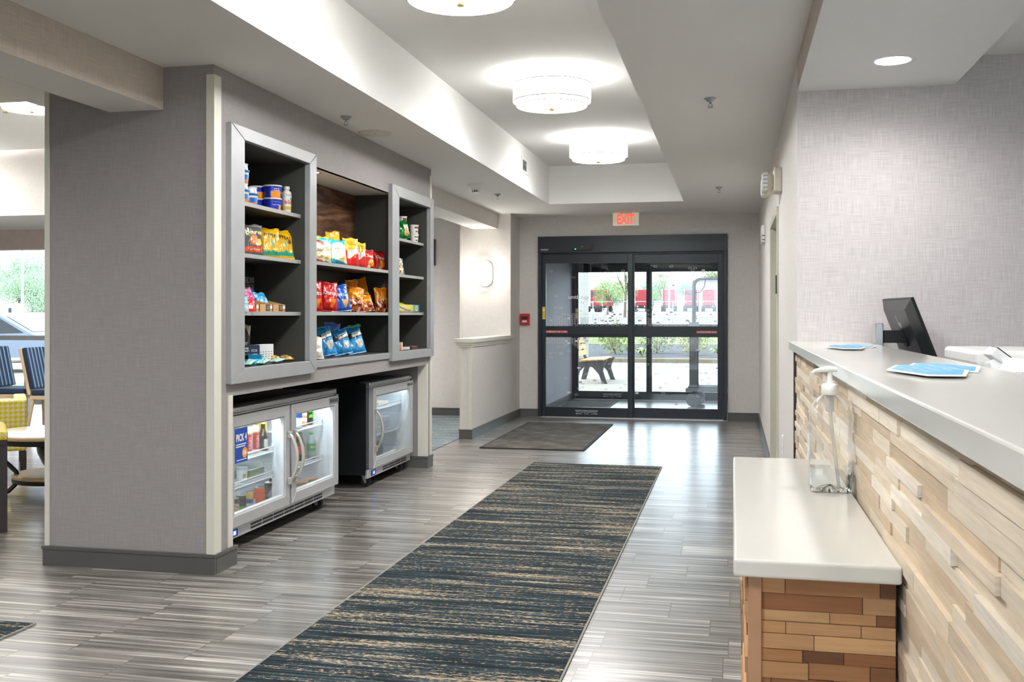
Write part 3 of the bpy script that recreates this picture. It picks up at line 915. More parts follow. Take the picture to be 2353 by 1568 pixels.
# fire pull station, sconce, emergency light, chime
t = thing('fire_alarm_pull', 'small red fire alarm pull station by the left door jamb', 'fire alarm', (-2.62, YB, 1.17))
build('body', MB().box(-2.675, -2.555, YB - .055, YB, 1.175, 1.32, m_red), t, bevel=0.006)
b = MB().box(-2.655, -2.575, YB - .062, YB - .055, 1.25, 1.285, m_black)
build('pull_bar', b, t)
build('label_plate', MB().box(-2.645, -2.585, YB - .0565, YB - .055, 1.21, 1.235, m_decal), t)

def stadium(cx, cz, w, h, n=14):
    r = w / 2
    return [(cx + r * math.cos(a), cz + (h / 2 - r) + r * math.sin(a)) for a in [math.pi * i / n for i in range(n + 1)]] + [(cx + r * math.cos(a), cz - (h / 2 - r) + r * math.sin(a)) for a in [math.pi + math.pi * i / n for i in range(n + 1)]]
t = thing('wall_sconce', 'lit white oval sconce on the pale wall above the half wall', 'wall light', (-3.03, 12.3, 1.66))
cx, cz, ys = -3.03, 1.82, 12.3
build('back_plate', MB().prism(stadium(cx + .012, cz, .205, .325), 'y', ys - .02, ys, m_white), t)
build('diffuser', MB().prism(stadium(cx, cz, .165, .30), 'y', ys - .085, ys - .02, m_sconce), t)
b = MB()
P0, P1 = stadium(cx, cz, .178, .312), stadium(cx, cz, .160, .294)
n = len(P0)
for ya, yc in ((ys - .09, ys - .08),):
    vsx = [(p[0], ya, p[1]) for p in P0] + [(p[0], ya, p[1]) for p in P1] + [(p[0], yc, p[1]) for p in P0] + [(p[0], yc, p[1]) for p in P1]
    b.add(vsx, [(i, (i + 1) % n, n + (i + 1) % n, n + i) for i in range(n)] + [(i, (i + 1) % n, 2 * n + (i + 1) % n, 2 * n + i) for i in range(n)], m_galv)
build('rim', b, t)
lamp('bulb', 'POINT', (cx, ys - .14, cz), 4, (1, 0.93, 0.84), t, shadow_soft_size=0.09)

t = thing('emergency_light', 'ivory twin-head emergency light high on the right wall', 'emergency light', (XR, 7.0, 2.1))
build('housing', MB().box(XR - .05, XR, 6.86, 7.06, 2.11, 2.27, m_offwhite), t, bevel=0.008)
build('status_led', MB().cyl((XR - .052, 6.94, 2.14), (XR - .049, 6.94, 2.14), .006, m_exit, n=10), t)
for yy, zz in ((6.98, 2.185), (7.22, 2.175)):
    hd = build('lamp_head', MB().cyl((XR - .05, yy, zz), (XR - .085, yy, zz), .045, m_offwhite, r1=.062).box(XR - .12, XR - .085, yy - .065, yy + .065, zz - .06, zz + .06, m_offwhite), t, bevel=0.006)
    b = MB().box(XR - .125, XR - .12, yy - .055, yy + .055, zz - .05, zz + .05, m_white)
    b.box(XR - .118, XR - .09, yy - .068, yy - .065, zz - .05, zz + .05, m_white)
    for i in range(4):
        b.box(XR - .118, XR - .09, yy - .0695, yy - .068, zz - .045 + i * .026, zz - .035 + i * .026, m_galv)
    build('lens', b, hd)
t = thing('door_chime', 'small white chime box on the right wall near the entrance', 'chime', (XR, 10.75, 1.98))
build('body', MB().box(XR - .035, XR, 10.45, 10.85, 2.03, 2.20, m_white), t, bevel=0.01)
build('speaker_slot', MB().box(XR - .036, XR - .034, 10.446, 10.449, 2.07, 2.12, m_base).box(XR - .03, XR - .005, 10.446, 10.45, 2.05, 2.06, m_base).box(XR - .03, XR - .005, 10.446, 10.45, 2.09, 2.10, m_base), t)
t = thing('wall_outlet', 'white outlet plate low on the right wall beside the doorway', 'outlet', (XR, 6.7, 0.4))
build('cover_plate', MB().box(XR - .008, XR, 6.64, 6.73, .42, .54, m_white), t, bevel=0.003)
for zz in (.44, .49): build('socket', MB().box(XR - .0095, XR - .008, 6.665, 6.705, zz, zz + .03, m_offwhite), t)
t = thing('picture_frame', 'dark framed picture on the corridor wall beyond the snack block', 'picture', (-3.6, 12.74, 1.9))
build('frame', MB().frame('y', 12.70, .04, -4.4, -3.785, 1.95, 2.29, .04, .04, .04, .04, m_dkwood), t)
build('print', MB().box(-4.36, -3.825, 12.725, 12.735, 1.99, 2.25, m_dkwood), t)

# ------------------------------------------------------------------ floor coverings
def rug(name, x0, x1, y0, y1, h, m, label, cat, edge=None, ew=0.008):
    t = thing(name, label, cat, ((x0 + x1) / 2, (y0 + y1) / 2, 0))
    build('pile', MB().box(x0 + ew, x1 - ew, y0 + ew, y1 - ew, 0.0005, h, m), t, bevel=0.003)
    if edge:
        build('edge_binding', MB().box(x0, x0 + ew, y0, y1, 0.0005, h * .8, edge).box(x1 - ew, x1, y0, y1, 0.0005, h * .8, edge).box(x0 + ew, x1 - ew, y0, y0 + ew, 0.0005, h * .8, edge).box(x0 + ew, x1 - ew, y1 - ew, y1, 0.0005, h * .8, edge), t)
m_bind = mat('grey_binding', hx('8c8a84'), 0.8, var=0.05)
rug('runner_rug', -1.725, -0.595, 1.2, 8.79, 0.009, m_runner, 'long blue and tan streaked runner down the middle of the lobby', 'rug', m_bind)
rug('door_mat', -2.425, -1.395, 9.66, 12.08, 0.012, m_mat, 'dark speckled mat just inside the sliding doors', 'mat', m_rubber, 0.02)
rug('door_mat', -2.40, -1.70, 13.3, 15.45, 0.012, m_mat, 'dark speckled mat in the vestibule between the doors', 'mat', m_rubber, 0.02)
rug('area_rug', -5.2, -2.863, 1.6, 3.76, 0.009, m_runner, 'blue streaked rug whose corner shows at the lower left edge', 'rug', m_bind)

# ------------------------------------------------------------------ snack shelving built into the block
XF = XW + 0.032     # front of the picture-frame surrounds
def cabinet(label, y0, y1, z0, z1, iy0, iy1, iz0, iz1, back, shelves, recess):
    t = thing('snack_cabinet', label, 'cabinet', (XW, (y0 + y1) / 2, z0))
    # mitred frame with a shallow inner lip
    b = MB()
    o = [(y0, z0), (y1, z0), (y1, z1), (y0, z1)]
    i = [(iy0, iz0), (iy1, iz0), (iy1, iz1), (iy0, iz1)]
    for k in range(4):
        k2 = (k + 1) % 4
        q = [o[k], o[k2], i[k2], i[k]]
        # a hair of gap at the mitres
        c = (sum(p[0] for p in q) / 4, sum(p[1] for p in q) / 4)
        q = [(p[0] + (c[0] - p[0]) * .0025, p[1] + (c[1] - p[1]) * .0025) for p in q]
        b.prism(q, 'x', XW - 0.005, XF, m_frame)
    build('face_frame', b, t, bevel=0.003)
    ply = 0.018
    for yy, yf, sg in ((iy0 - ply, iy0, 1), (iy1, iy1, -1)):
        b = MB().box(back, XW - .006, yy, yy + ply, iz0 - ply, iz1 + ply, m_laminate)
        for k in range(int((iz1 - iz0) / .045)):      # shelf pin holes
            zz = iz0 + .05 + k * .045
            for xx in (XW - .07, back + .06):
                b.cyl((xx, yf + sg * .0012, zz), (xx, yf - sg * .001, zz), .0026, m_black, n=8)
        build('side_panel', b, t)
    build('back_panel', MB().box(back - .012, back, iy0 - ply, iy1 + ply, iz0 - ply, iz1 + ply, m_laminate), t)
    build('top_panel', MB().box(back, XW - .006, iy0, iy1, iz1, iz1 + ply, m_laminate), t)
    build('bottom_panel', MB().box(back, XW - .006, iy0, iy1, iz0 - ply, iz0, m_laminate), t)
    for z in shelves:
        sh = build('shelf', MB().box(back, XW - recess - .002, iy0, iy1, z - .022, z, m_laminate), t)
        build('edge_band', MB().box(XW - recess - .0018, XW - recess, iy0, iy1, z - .022, z, m_shelf), sh)
    return t
BK = -2.95
cabinet('grey framed snack cabinet, tall and closest to the viewer, with three shelves', 4.807, 5.904, 0.944, 2.295, 4.955, 5.802, 1.022, 2.225, BK, (1.636, 1.915, 1.321), 0.03)
cabinet('grey framed snack cabinet, narrow and farthest along the wall, holding cups and candy', 7.34, 8.425, 0.95, 2.298, 7.50, 8.33, 1.02, 2.215, BK, (1.913, 1.627, 1.325), 0.03)
# open middle bay
t = thing('snack_cabinet', 'open middle snack bay with a walnut back under a downlight', 'cabinet', (XW, 6.62, 0.97))
bk = -2.873
for ys_ in (7.48, 5.905): build('side_panel', MB().box(bk, XW - .034, ys_, ys_ + .015, 1.0, 2.228, m_laminate), t)
build('back_panel', MB().box(bk - .012, bk, 5.905, 7.495, 1.64, 2.228, m_walnut), t)
build('back_panel', MB().box(bk - .012, bk, 5.905, 7.495, 1.0, 1.64, m_laminate), t)
for z in (1.641, 1.322):
    sh = build('shelf', MB().box(bk, XW - .006, 5.92, 7.48, z - .022, z, m_laminate), t)
    build('edge_band', MB().box(XW - .0058, XW - .004, 5.92, 7.48, z - .022, z, m_shelf), sh)
build('bottom_panel', MB().box(bk, XW - .0065, 5.906, 7.48, 0.995, 1.018, m_laminate), t)
build('ledge', MB().box(XW - .006, XW + .012, 5.906, 7.338, 0.972, 1.018, m_frame), t, bevel=0.003)

# ------------------------------------------------------------------ snack packs
Z1, Z2, Z3, Z0 = 1.915, 1.636, 1.321, 1.022
def ell(u, v, cu, cv, ru, rv):
    return ((u - cu) / ru) ** 2 + ((v - cv) / rv) ** 2 < 1
def wob(u, v, k=3.0):
    return 0.03 * math.sin(u * k * 2.1 + 1) + 0.02 * math.sin(u * k * 4.3)

Y_ = hx('f4bd08'); TE = hx('10a288'); BLK = hx('141414'); WH = hx('f3f1ea'); RED = hx('d3151c'); OR = hx('f08a1c')
def d_bare(u, v):
    if ell(u, v, .08, .52, .42, .17): return hx('e88a4e') if u < .3 else hx('f0a868')
    if ell(u, v, -.22, .62, .2, .05): return hx('4f8f2c')
    if ell(u, v, .62, .45, .3, .11): return hx('f2d98a')
    if .13 < v < .30: return hx('ea5420')
    return hx('8b8b8a') if v > .93 else hx('5f5f5e')
def d_hip(u, v):
    if v < .10: return Y_
    if v < .24 + wob(u, v): return TE
    if abs(u - (.1 - (v - .5) * 1.2)) < .12 * max(0, 1 - abs(v - .48) / .2): return hx('6ec9c0')
    if ell(u, v, .6, .58, .2, .07): return hx('6b4a3a')
    return Y_
def d_kettle(c):
    def f(u, v):
        if v > .80 - .22 * (1 - u * u) * 0 + .10 * math.cos(u * 2.2) and not ell(u, v, .05, .70, .75, .20): return c
        if v < .17 - .1 * u: return c
        if ell(u, v, .35, .28, .5, .07): return hx('d9b678')
        return hx('ece2bb')
    return f
def d_gold(u, v):
    if v > .60 + .06 * u: return hx('f3c21a')
    if v < .36 + .08 * math.sin(u * 3): return hx('d8201c')
    return hx('d9cfc4') if abs(u) < .75 else hx('c8281c')
def d_cracker(u, v):
    if v > .9: return hx('8e1216')
    if ell(u, v, .2, .33, .5, .2): return hx('f0962a')
    if ell(u, v, -.2, .14, .3, .08): return hx('f4dfa6')
    return hx('d5161a')
def d_tri(c, chip):
    def f(u, v):
        if .1 < v < .40 and abs(u - .25) < (v - .10) * 1.6: return chip
        if v < .12: return tuple(x * .75 for x in c)
        return c
    return f
def d_chee(u, v):
    if v > .5 + .1 * u: return hx('f58c14')
    h = mnoise.noise(Vector((u * 3.2, v * 6.5, 1.7)))
    if h > .25: return hx('f1e6cf')
    if h > .02: return hx('d8241a')
    if h < -.25: return hx('f0801c')
    return BLK
def d_pop(u, v):
    if .60 < v - .06 * u < .76: return hx('d9d6d0') if u > -.35 else BLK
    if .56 < v - .06 * u <= .60: return BLK
    h = mnoise.noise(Vector((u * 2.0, v * 3.0, 4.2)))
    if v < .5 and ell(u, v, .35, .38, .4, .2): return hx('e7c79a') if h > .1 else hx('a9d4ee')
    return hx('2f9bdc') if h > -.1 else hx('1d7fc6')
def d_white(u, v):
    if v > .97: return hx('c9b13c')
    return hx('f0ebe2')
def d_green(u, v):
    if v > .90: return hx('58c322')
    if .36 < v < .44: return hx('8fd01c')
    if v < .34 and abs(u - .25) < (v - .05) * 1.5: return hx('f0a41c')
    return hx('1a1d14')
def d_veg(u, v):
    if ell(u, v, .45, .32, .4, .2): return hx('d8b878')
    if .42 < v < .70 and u > .15: return hx('d9e3c8')
    return hx('178a34') if mnoise.noise(Vector((u * 2, v * 4, 9))) > -.1 else hx('0f6a28')
def d_pasta(u, v):
    h = mnoise.noise(Vector((u * 4, v * 7, 2.2)))
    if u > .72: return hx('3a8fd0')
    return hx('f0e2b4') if h > .12 else (hx('e8b64a') if h > -.12 else (hx('5aa83c') if h > -.3 else hx('d8402c')))
def d_dark(u, v):
    return hx('17181a')
def d_yel(u, v):
    return hx('f2c41c') if v < .9 else hx('e8b010')
def d_blueflat(u, v):
    return hx('2f6fd0') if v > .75 else hx('1c57b0')
def d_pink(u, v):
    if .75 < v < .9 and abs(u) < .6: return hx('d9c2cf')
    return hx('cf2a86') if mnoise.noise(Vector((u * 2, v * 3, 1))) > -.15 else hx('e87fb4')
def d_sky(u, v):
    return hx('38a4dc') if mnoise.noise(Vector((u * 2, v * 3, 3))) > -.1 else hx('8fd0ee')
def d_tealp(u, v):
    return hx('1f8d76') if v > .3 else hx('35a85c')
def d_redp(u, v):
    if .2 < v < .45 and abs(u) < .5: return hx('f3efe6')
    return hx('e8331f')
def d_cyanp(u, v):
    return hx('7fd0ea') if v > .35 else hx('b8e6f0')
def d_mint(u, v):
    h = mnoise.noise(Vector((u * 3, v * 3, 5)))
    return hx('a8dcd2') if h > -.2 else hx('d8f0ea')
def d_foil(u, v):
    h = mnoise.noise(Vector((u * 4, v * 4, 6)))
    return hx('dba63a') if h > -.1 else hx('f1dfb0')

BAGGRP = {}
def bag(label, x, y, z, w, h, dsn, texts=(), th=.30, group='snack bags', yaw=38, tilt=9, roll=0, seed=None, name='snack_bag', cat='snack bag', lie=False):
    seed = len(BAGGRP) * 1.37 if seed is None else seed
    BAGGRP[label] = 1
    T = w * th
    def prof(u, v):
        e = max(0.0, 1 - abs(u) ** 2.6) ** .55
        s = min(1, max(0, (v - .05) / .22)) * min(1, max(0, (.95 - v) / .30))
        s = s ** .6
        wr = mnoise.noise(Vector((u * 2.2 + seed, v * 3.4, seed * 2.1))) * .24 + mnoise.noise(Vector((u * 4.5 + seed, v * 7, seed))) * .13
        fan = 0.05 * math.sin(u * 14 + seed) * (max(0, 1 - v / .3) + max(0, (v - .65) / .35))
        return T * .5 * e * s * (1 + wr * 1.6) + T * .12 * (wr + fan) * e
    def pt(u, v, side=-1, lift=0.0):
        wid = w * .5 * (1 - .10 * math.sin(math.pi * min(1, max(0, v))) ** .8)
        yy = prof(u, v)
        sway = h * .02 * math.sin(v * 3 + seed)
        return Vector((u * wid, side * (yy + lift) + sway, v * h))
    b = MB()
    vs, fs, cs = [], [], []
    for side in (-1, 1):
        nx, nz = (36, 48) if side < 0 else (14, 16)
        o = len(vs)
        for j in range(nz + 1):
            for i in range(nx + 1):
                u, v = -1 + 2 * i / nx, j / nz
                zz = 0
                p = pt(u, v, side, .0004)
                if v > .94 or v < .04: p.y += .0012 * (1 if j % 2 else -1)
                if v >= .999: p.z += .004 * math.sin(u * 5 + seed)
                vs.append(p)
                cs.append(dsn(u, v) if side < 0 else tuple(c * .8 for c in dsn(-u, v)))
        for j in range(nz):
            for i in range(nx):
                q = [o + j * (nx + 1) + i, o + j * (nx + 1) + i + 1, o + (j + 1) * (nx + 1) + i + 1, o + (j + 1) * (nx + 1) + i]
                fs.append(q if side < 0 else q[::-1])
    b.add(vs, fs, m_print, cs, True)
    for (s, u0, v0, tw, thh, col, rot, bold) in texts:
        b.text(s, lambda a, c, u0=u0, v0=v0: pt(max(-.99, min(.99, u0 + a / (w * .5))), v0 + c / h, -1, .0016), m_print, col, w=tw * w, h=(thh * h if thh else None), rot=R(rot), bold=bold)
    if lie:
        M_ = Matrix.Rotation(R(90 - yaw), 4, 'Z') @ Matrix.Rotation(R(-82), 4, 'X')
        zmin = min((M_ @ p).z for p in b.v)
        M_ = Matrix.Translation((0, 0, -zmin + .0005)) @ M_
    else:
        M_ = Matrix.Rotation(R(90 - yaw), 4, 'Z') @ Matrix.Rotation(R(-tilt), 4, 'X') @ Matrix.Rotation(R(roll), 4, 'Y')
        zmin = min((M_ @ p).z for p in b.v)
        M_ = Matrix.Translation((0, 0, -zmin + .0005)) @ M_
    b.v = [M_ @ p for p in b.v]
    ob = build(name, b, world=False)
    ob.location = (x, y, z)
    return tag(ob, label, cat, group)

G1 = 'bags on the second shelf of the near cabinet'
bag('grey dried fruit bag with a mango and cream lettering on the near cabinet', -2.68, 5.375, Z2, .128, .185, d_bare, [('bare', .1, .76, .86, .14, hx('f4e2a4'), 0, .03), ('crispy', .15, .215, .55, .07, WH, 0, .02)], .24, G1, tilt=7)
bag('dark fruit bag mostly hidden behind the grey mango bag', -2.79, 5.42, Z2, .10, .150, lambda u, v: hx('3a3a38') if v < .6 else hx('55534e'), [('bare', .1, .72, .8, .14, hx('d8c886'), 0, .02)], .2, G1, tilt=3)
bag('white snack bag cut off by the left side of the near cabinet', -2.64, 5.115, Z2, .07, .125, lambda u, v: hx('f0efec') if v > .5 else hx('f2d9a4'), [], .3, G1)
bag('yellow chickpea puff bag with teal base beside the mango bag', -2.67, 5.586, Z2, .128, .182, d_hip, [('HIPPEAS', .05, .765, .74, .12, BLK, -6, .02), ('chickpea puffs', .05, .68, .5, .03, hx('5a4310'), -6, 0)], .28, G1, tilt=9)
bag('yellow chickpea puff bag leaning at the far end of its shelf', -2.65, 5.725, Z2, .138, .188, d_hip, [('HIPPEAS', -.02, .735, .76, .12, BLK, -8, .02), ('chickpea puffs', 0, .65, .5, .03, hx('5a4310'), -8, 0)], .28, G1, tilt=17, roll=3)

G2 = 'bags on the upper shelf of the open middle bay'
ZM1, ZM2, ZM3 = 1.641, 1.322, 1.018
VT = lambda: [('Miss', -.05, .63, .5, .09, hx('3a2a20'), 8, .0), ("Vickie's", .25, .55, .55, .06, hx('3a2a20'), 8, .0)]
bag('kettle chip bag with a coral red top at the near end', -2.64, 6.19, ZM1, .125, .146, d_kettle(hx('d8504a')), VT(), .34, G2, tilt=6)
bag('teal and cream kettle chip bag half behind another teal one', -2.71, 6.47, ZM1, .125, .182, d_kettle(hx('1c93a4')), VT(), .34, G2, tilt=4)
bag('teal and cream kettle chip bag with its whole front showing', -2.645, 6.575, ZM1, .138, .180, d_kettle(hx('1c93a4')), VT(), .38, G2, tilt=11)
bag('yellow bag peeking out behind the coral topped chip bag', -2.77, 6.60, ZM1, .10, .205, d_yel, [], .25, G2, tilt=2)
bag('yellow bag with a raised corner behind the teal bags', -2.77, 6.86, ZM1, .115, .252, d_yel, [], .25, G2, tilt=2, roll=-8)
bag('glossy yellow and red pretzel bag in front of the pretzel bags', -2.65, 6.845, ZM1, .13, .212, d_gold, [('ROLD', .1, .85, .6, .06, hx('8a5a14'), 0, .01), ('GOLD', .1, .77, .6, .06, hx('8a5a14'), 0, .01)], .42, G2, tilt=10)
bag('yellow and red pretzel bag nearer the small red packs', -2.645, 7.00, ZM1, .105, .190, d_gold, [('ROLD', .1, .85, .6, .06, hx('8a5a14'), 0, .01), ('GOLD', .1, .77, .6, .06, hx('8a5a14'), 0, .01)], .4, G2, tilt=12, roll=3)
CT = [('Cheez', .0, .66, .8, .16, WH, -12, .03)]
bag('small red cracker bag touching the pretzel bags', -2.65, 7.19, ZM1, .10, .150, d_cracker, CT, .4, G2, tilt=8)
bag('small red cracker bag set back between two others', -2.715, 7.40, ZM1, .085, .152, d_cracker, CT, .4, G2, tilt=5)
bag('small red cracker bag at the far end of its shelf', -2.635, 7.40, ZM1, .10, .150, d_cracker, CT, .4, G2, tilt=10)

G3 = 'bags on the middle shelf of the open middle bay'
DT = lambda c: [('Doritos', .08, .60, .95, .14, WH, -4, .03)]
bag('red tortilla chip bag half hidden by the cabinet frame', -2.67, 6.235, ZM2, .118, .206, d_tri(hx('d21a16'), OR), DT(0), .4, G3, tilt=8)
bag('red tortilla chip bag standing beside the blue one', -2.645, 6.40, ZM2, .132, .198, d_tri(hx('d21a16'), OR), DT(0), .42, G3, tilt=8, roll=4)
bag('royal blue tortilla chip bag between red and orange bags', -2.645, 6.655, ZM2, .135, .192, d_tri(hx('1a62cc'), hx('e8b45c')), DT(0), .42, G3, tilt=12, roll=-5)
KT = [('Cheetos', .0, .58, .9, .12, hx('f8d81c'), -18, .05)]
bag('orange puff bag slumped next to the blue tortilla bag', -2.66, 6.93, ZM2, .155, .182, d_chee, KT, .45, G3, tilt=16, roll=9)
bag('low orange puff bag lying at the front of the shelf', -2.625, 7.10, ZM2, .13, .128, d_chee, KT, .5, G3, tilt=24, roll=-6)
bag('dark orange puff bag pushed to the back of the shelf', -2.79, 7.14, ZM2, .11, .232, d_chee, [], .35, G3, tilt=3, roll=6)
bag('orange puff bag standing tall at the back of the shelf', -2.75, 7.36, ZM2, .15, .245, d_chee, KT, .4, G3, tilt=5, roll=-12)
bag('orange puff bag pressed against the far side panel', -2.625, 7.395, ZM2, .115, .190, d_chee, KT, .45, G3, tilt=6)

G4 = 'bags on the bottom ledge of the open middle bay'
bag('white popcorn bag with crimson lettering at the near end', -2.63, 6.12, ZM3, .15, .150, d_white, [('UP', -.1, .66, .42, .2, hx('c2184e'), 8, .02), ('SWEET', -.15, .36, .5, .08, hx('b8642c'), 8, .02)], .36, G4, tilt=18, roll=4)
PT = [('popcorners', .3, .72, .62, .08, hx('1a1a1c'), 12, .01)]
bag('blue popped corn chip bag next to the white popcorn bag', -2.645, 6.405, ZM3, .142, .198, d_pop, PT, .38, G4, tilt=17, roll=-10)
bag('blue popped corn chip bag in the centre of the ledge', -2.645, 6.68, ZM3, .150, .182, d_pop, PT, .38, G4, tilt=18, roll=-9)
bag('blue popped corn chip bag in front of the green topped bag', -2.645, 6.935, ZM3, .150, .200, d_pop, PT, .38, G4, tilt=16, roll=-7)
bag('black chip bag with a bright green top', -2.73, 7.20, ZM3, .115, .206, d_green, [('POP', .2, .62, .6, .14, WH, -6, .04)], .35, G4, tilt=8, roll=-8)
bag('flat blue bag back showing above the white popcorn bag', -2.765, 6.38, ZM3, .12, .215, d_blueflat, [], .2, G4, tilt=3)
bag('flat blue bag back showing between two blue bags', -2.765, 6.70, ZM3, .13, .222, d_blueflat, [], .2, G4, tilt=3, roll=8)

# far cabinet
bag('crinkled green veggie snack bag beside the noodle cups', -2.655, 7.985, Z1, .165, .158, d_veg, [], .5, 'bags in the far cabinet', tilt=12, roll=-8)
bag('dark green snack bag propped behind another green bag', -2.775, 8.02, Z1, .13, .205, d_veg, [], .4, 'bags in the far cabinet', tilt=6, roll=10)
bag('colourful bag of snack mix with a blue edge in the far cabinet', -2.65, 7.87, 1.627, .125, .142, d_pasta, [], .3, 'bags in the far cabinet', tilt=14)

# near cabinet third shelf
def tray_box(y0, y1, z, label):
    x0, x1 = -2.86, -2.60
    t = thing('display_tray', label, 'box', ((x0 + x1) / 2, (y0 + y1) / 2, z), group='kraft display trays')
    b = MB()
    hb, hf, k = .10, .042, .003
    b.box(x0, x1, y0, y1, z + .0005, z + .004, m_card)
    b.box(x1 - k, x1, y0, y1, z + .004, z + hf, m_card)
    b.box(x0, x0 + k, y0, y1, z + .004, z + hb, m_card)
    for yy in (y0, y1 - k):
        b.prism([(x0, z + .004), (x1, z + .004), (x1, z + hf), (x0, z + hb)], 'y', yy, yy + k, m_card)
    build('carton', b, t)
    c = MB()
    yl = y0 + (y1 - y0) * .48
    c.box(x1, x1 + .0008, yl, yl + .05, z + .005, z + .040, m_black)
    P = lambda a, q: (x1 + .0014, yl + .025 + a, z + .023 + q)
    c.text('SECOND', lambda a, q: P(a, q + .006), m_decal, w=.036, h=.010)
    c.text('NATURE', lambda a, q: P(a, q - .007), m_decal, w=.036, h=.010)
    c.box(x1, x1 + .0008, yl + .055, yl + .083, z + .018, z + .034, m_decal)
    build('printed_label', c, t)
tray_box(5.115, 5.285, Z3, 'kraft tray of snack pouches closest to the left frame')
tray_box(5.29, 5.455, Z3, 'kraft tray holding the pink pouches')
tray_box(5.46, 5.625, Z3, 'kraft tray holding the blue pouches at the far end')
G5 = 'small pouches in the kraft trays'
bag('teal pouch standing in the kraft tray closest to the frame', -2.74, 5.20, Z3 + .006, .10, .145, d_tealp, [], .25, G5, tilt=14, yaw=15)
bag('magenta pouch at the front of the pink tray', -2.685, 5.372, Z3 + .006, .105, .145, d_pink, [('SECOND', 0, .55, .5, .06, hx('f0d8e6'), 0, .01)], .3, G5, tilt=24, yaw=12)
bag('magenta pouch at the back of the pink tray', -2.76, 5.372, Z3 + .006, .105, .135, d_pink, [], .25, G5, tilt=18, yaw=12)
bag('sky blue pouch at the front of the blue tray', -2.685, 5.543, Z3 + .006, .105, .12, d_sky, [], .3, G5, tilt=26, yaw=12)
bag('sky blue pouch at the back of the blue tray', -2.76, 5.543, Z3 + .006, .105, .145, d_sky, [], .25, G5, tilt=20, yaw=12)
bag('pale cyan pouch leaning on the kraft tray by the frame', -2.578, 5.065, Z3, .055, .085, d_cyanp, [], .3, 'pouches leaning on the kraft trays', tilt=16)
bag('bright red pouch leaning against the kraft tray', -2.575, 5.135, Z3, .060, .072, d_redp, [], .3, 'pouches leaning on the kraft trays', tilt=22)
SN = [('SECOND', .05, .70, .8, .13, hx('d8d8da'), 0, 0), ('NATURE', .05, .54, .8, .13, hx('d8d8da'), 0, 0)]
def snbag(y, label):
    o = bag(label, -2.875, y, Z3, .14, .275, d_dark, SN, .14, 'black snack bags at the back of the third shelf', tilt=2, yaw=8)
snbag(5.565, 'black snack bag with white lettering cut off by the frame')
snbag(5.72, 'black snack bag with its white lettering fully visible')

# near cabinet bottom
def d_jerk(u, v):
    if v > .72 and mnoise.noise(Vector((u * 2.6, v * 7, 3.3))) > .12 and u > -.2: return hx('cfc5b0')
    return hx('15191c')
bag('tall black jerky bag with a white picture at the top', -2.74, 5.365, Z0, .105, .225, d_jerk, [('archer', -.2, .53, .8, .10, WH, 0, 0), ('GRASS-FED', .0, .385, .8, .05, WH, 0, .02), ('BEEF JERKY', .0, .315, .86, .05, WH, 0, .02), ('Original', .3, .235, .45, .035, hx('3fc0cc'), 0, .01)], .3, 'items on the floor of the near cabinet', tilt=3, yaw=40)
def d_pack(u, v):
    return hx('2a9cc4')
b = MB().box(-2.70, -2.62, 5.27, 5.35, Z0 + .0005, Z0 + .03, m_print, hx('35b0d6')).box(-2.70, -2.62, 5.352, 5.372, Z0 + .0005, Z0 + .055, m_print, hx('2a9cc4'))
solo('snack_box', b, 'small open cyan box in front of the jerky bag', 'box', bevel=0.002)
# upright card packs
for i in range(6):
    dk = i == 0
    t = thing('card_pack', 'navy carded pack at the near end of the upright row' if dk else ['', 'white carded pack right behind the navy one', 'second white carded pack after the navy one', 'middle white carded pack of the upright row', 'white carded pack next to the outermost one', 'outermost white carded pack facing the aisle'][i], 'carded pack', (-2.70, 5.42 + i * .036, Z0), R(52), group='upright carded packs')
    c = hx('1c2c52') if dk else hx('e4e6e8')
    b = MB().box(-.035, .035, -.006, .006, 0.0006, .108, m_matte, c)
    build('card', b, t, world=False, bevel=0.002)
    b = MB()
    if dk:
        b.text('VOX', lambda a, q: (a, -.0068, .075 + q), m_matte, WH, w=.04, h=.016)
        for k in range(4): b.box(-.01, .02, -.0066, -.006, .012 + k * .013, .017 + k * .013, m_matte, WH)
    else:
        b.box(-.022, .008, -.0066, -.006, .086, .096, m_matte, BLK)
        for k in range(4): b.box(-.018, .026, -.0066, -.006, .02 + k * .014, .024 + k * .014, m_matte, hx('6a6a6a'))
    build('print', b, t, world=False)
    b = MB().cyl((0, .0, .1), (0, .012, .1), .004, m_matte, col=hx('c8c8c8'), n=8)
for i, (yy, lb) in enumerate(((5.13, 'mint green bar pack lying closest to the frame'), (5.29, 'mint green bar pack lying in the middle of the row'), (5.45, 'mint green bar pack lying beside the gold wrappers'))):
    bag(lb, -2.60, yy, Z0, .05, .13, d_mint, [], .45, 'mint green bar packs lying flat', lie=True, yaw=80 + i * 6)
for i, (yy, xx) in enumerate(((5.52, -2.66), (5.585, -2.62), (5.65, -2.65), (5.70, -2.60), (5.755, -2.64))):
    bag(['gold wrapped bar nearest the white carded packs', 'gold wrapped bar second in its heap', 'gold wrapped bar in the centre of its heap', 'gold wrapped bar fourth in its heap', 'gold wrapped bar at the end of its heap'][i], xx, yy, Z0 + (.0 if i % 2 else .0), .052, .10, d_foil, [], .55, 'gold wrapped bars', lie=True, yaw=25 + i * 5)

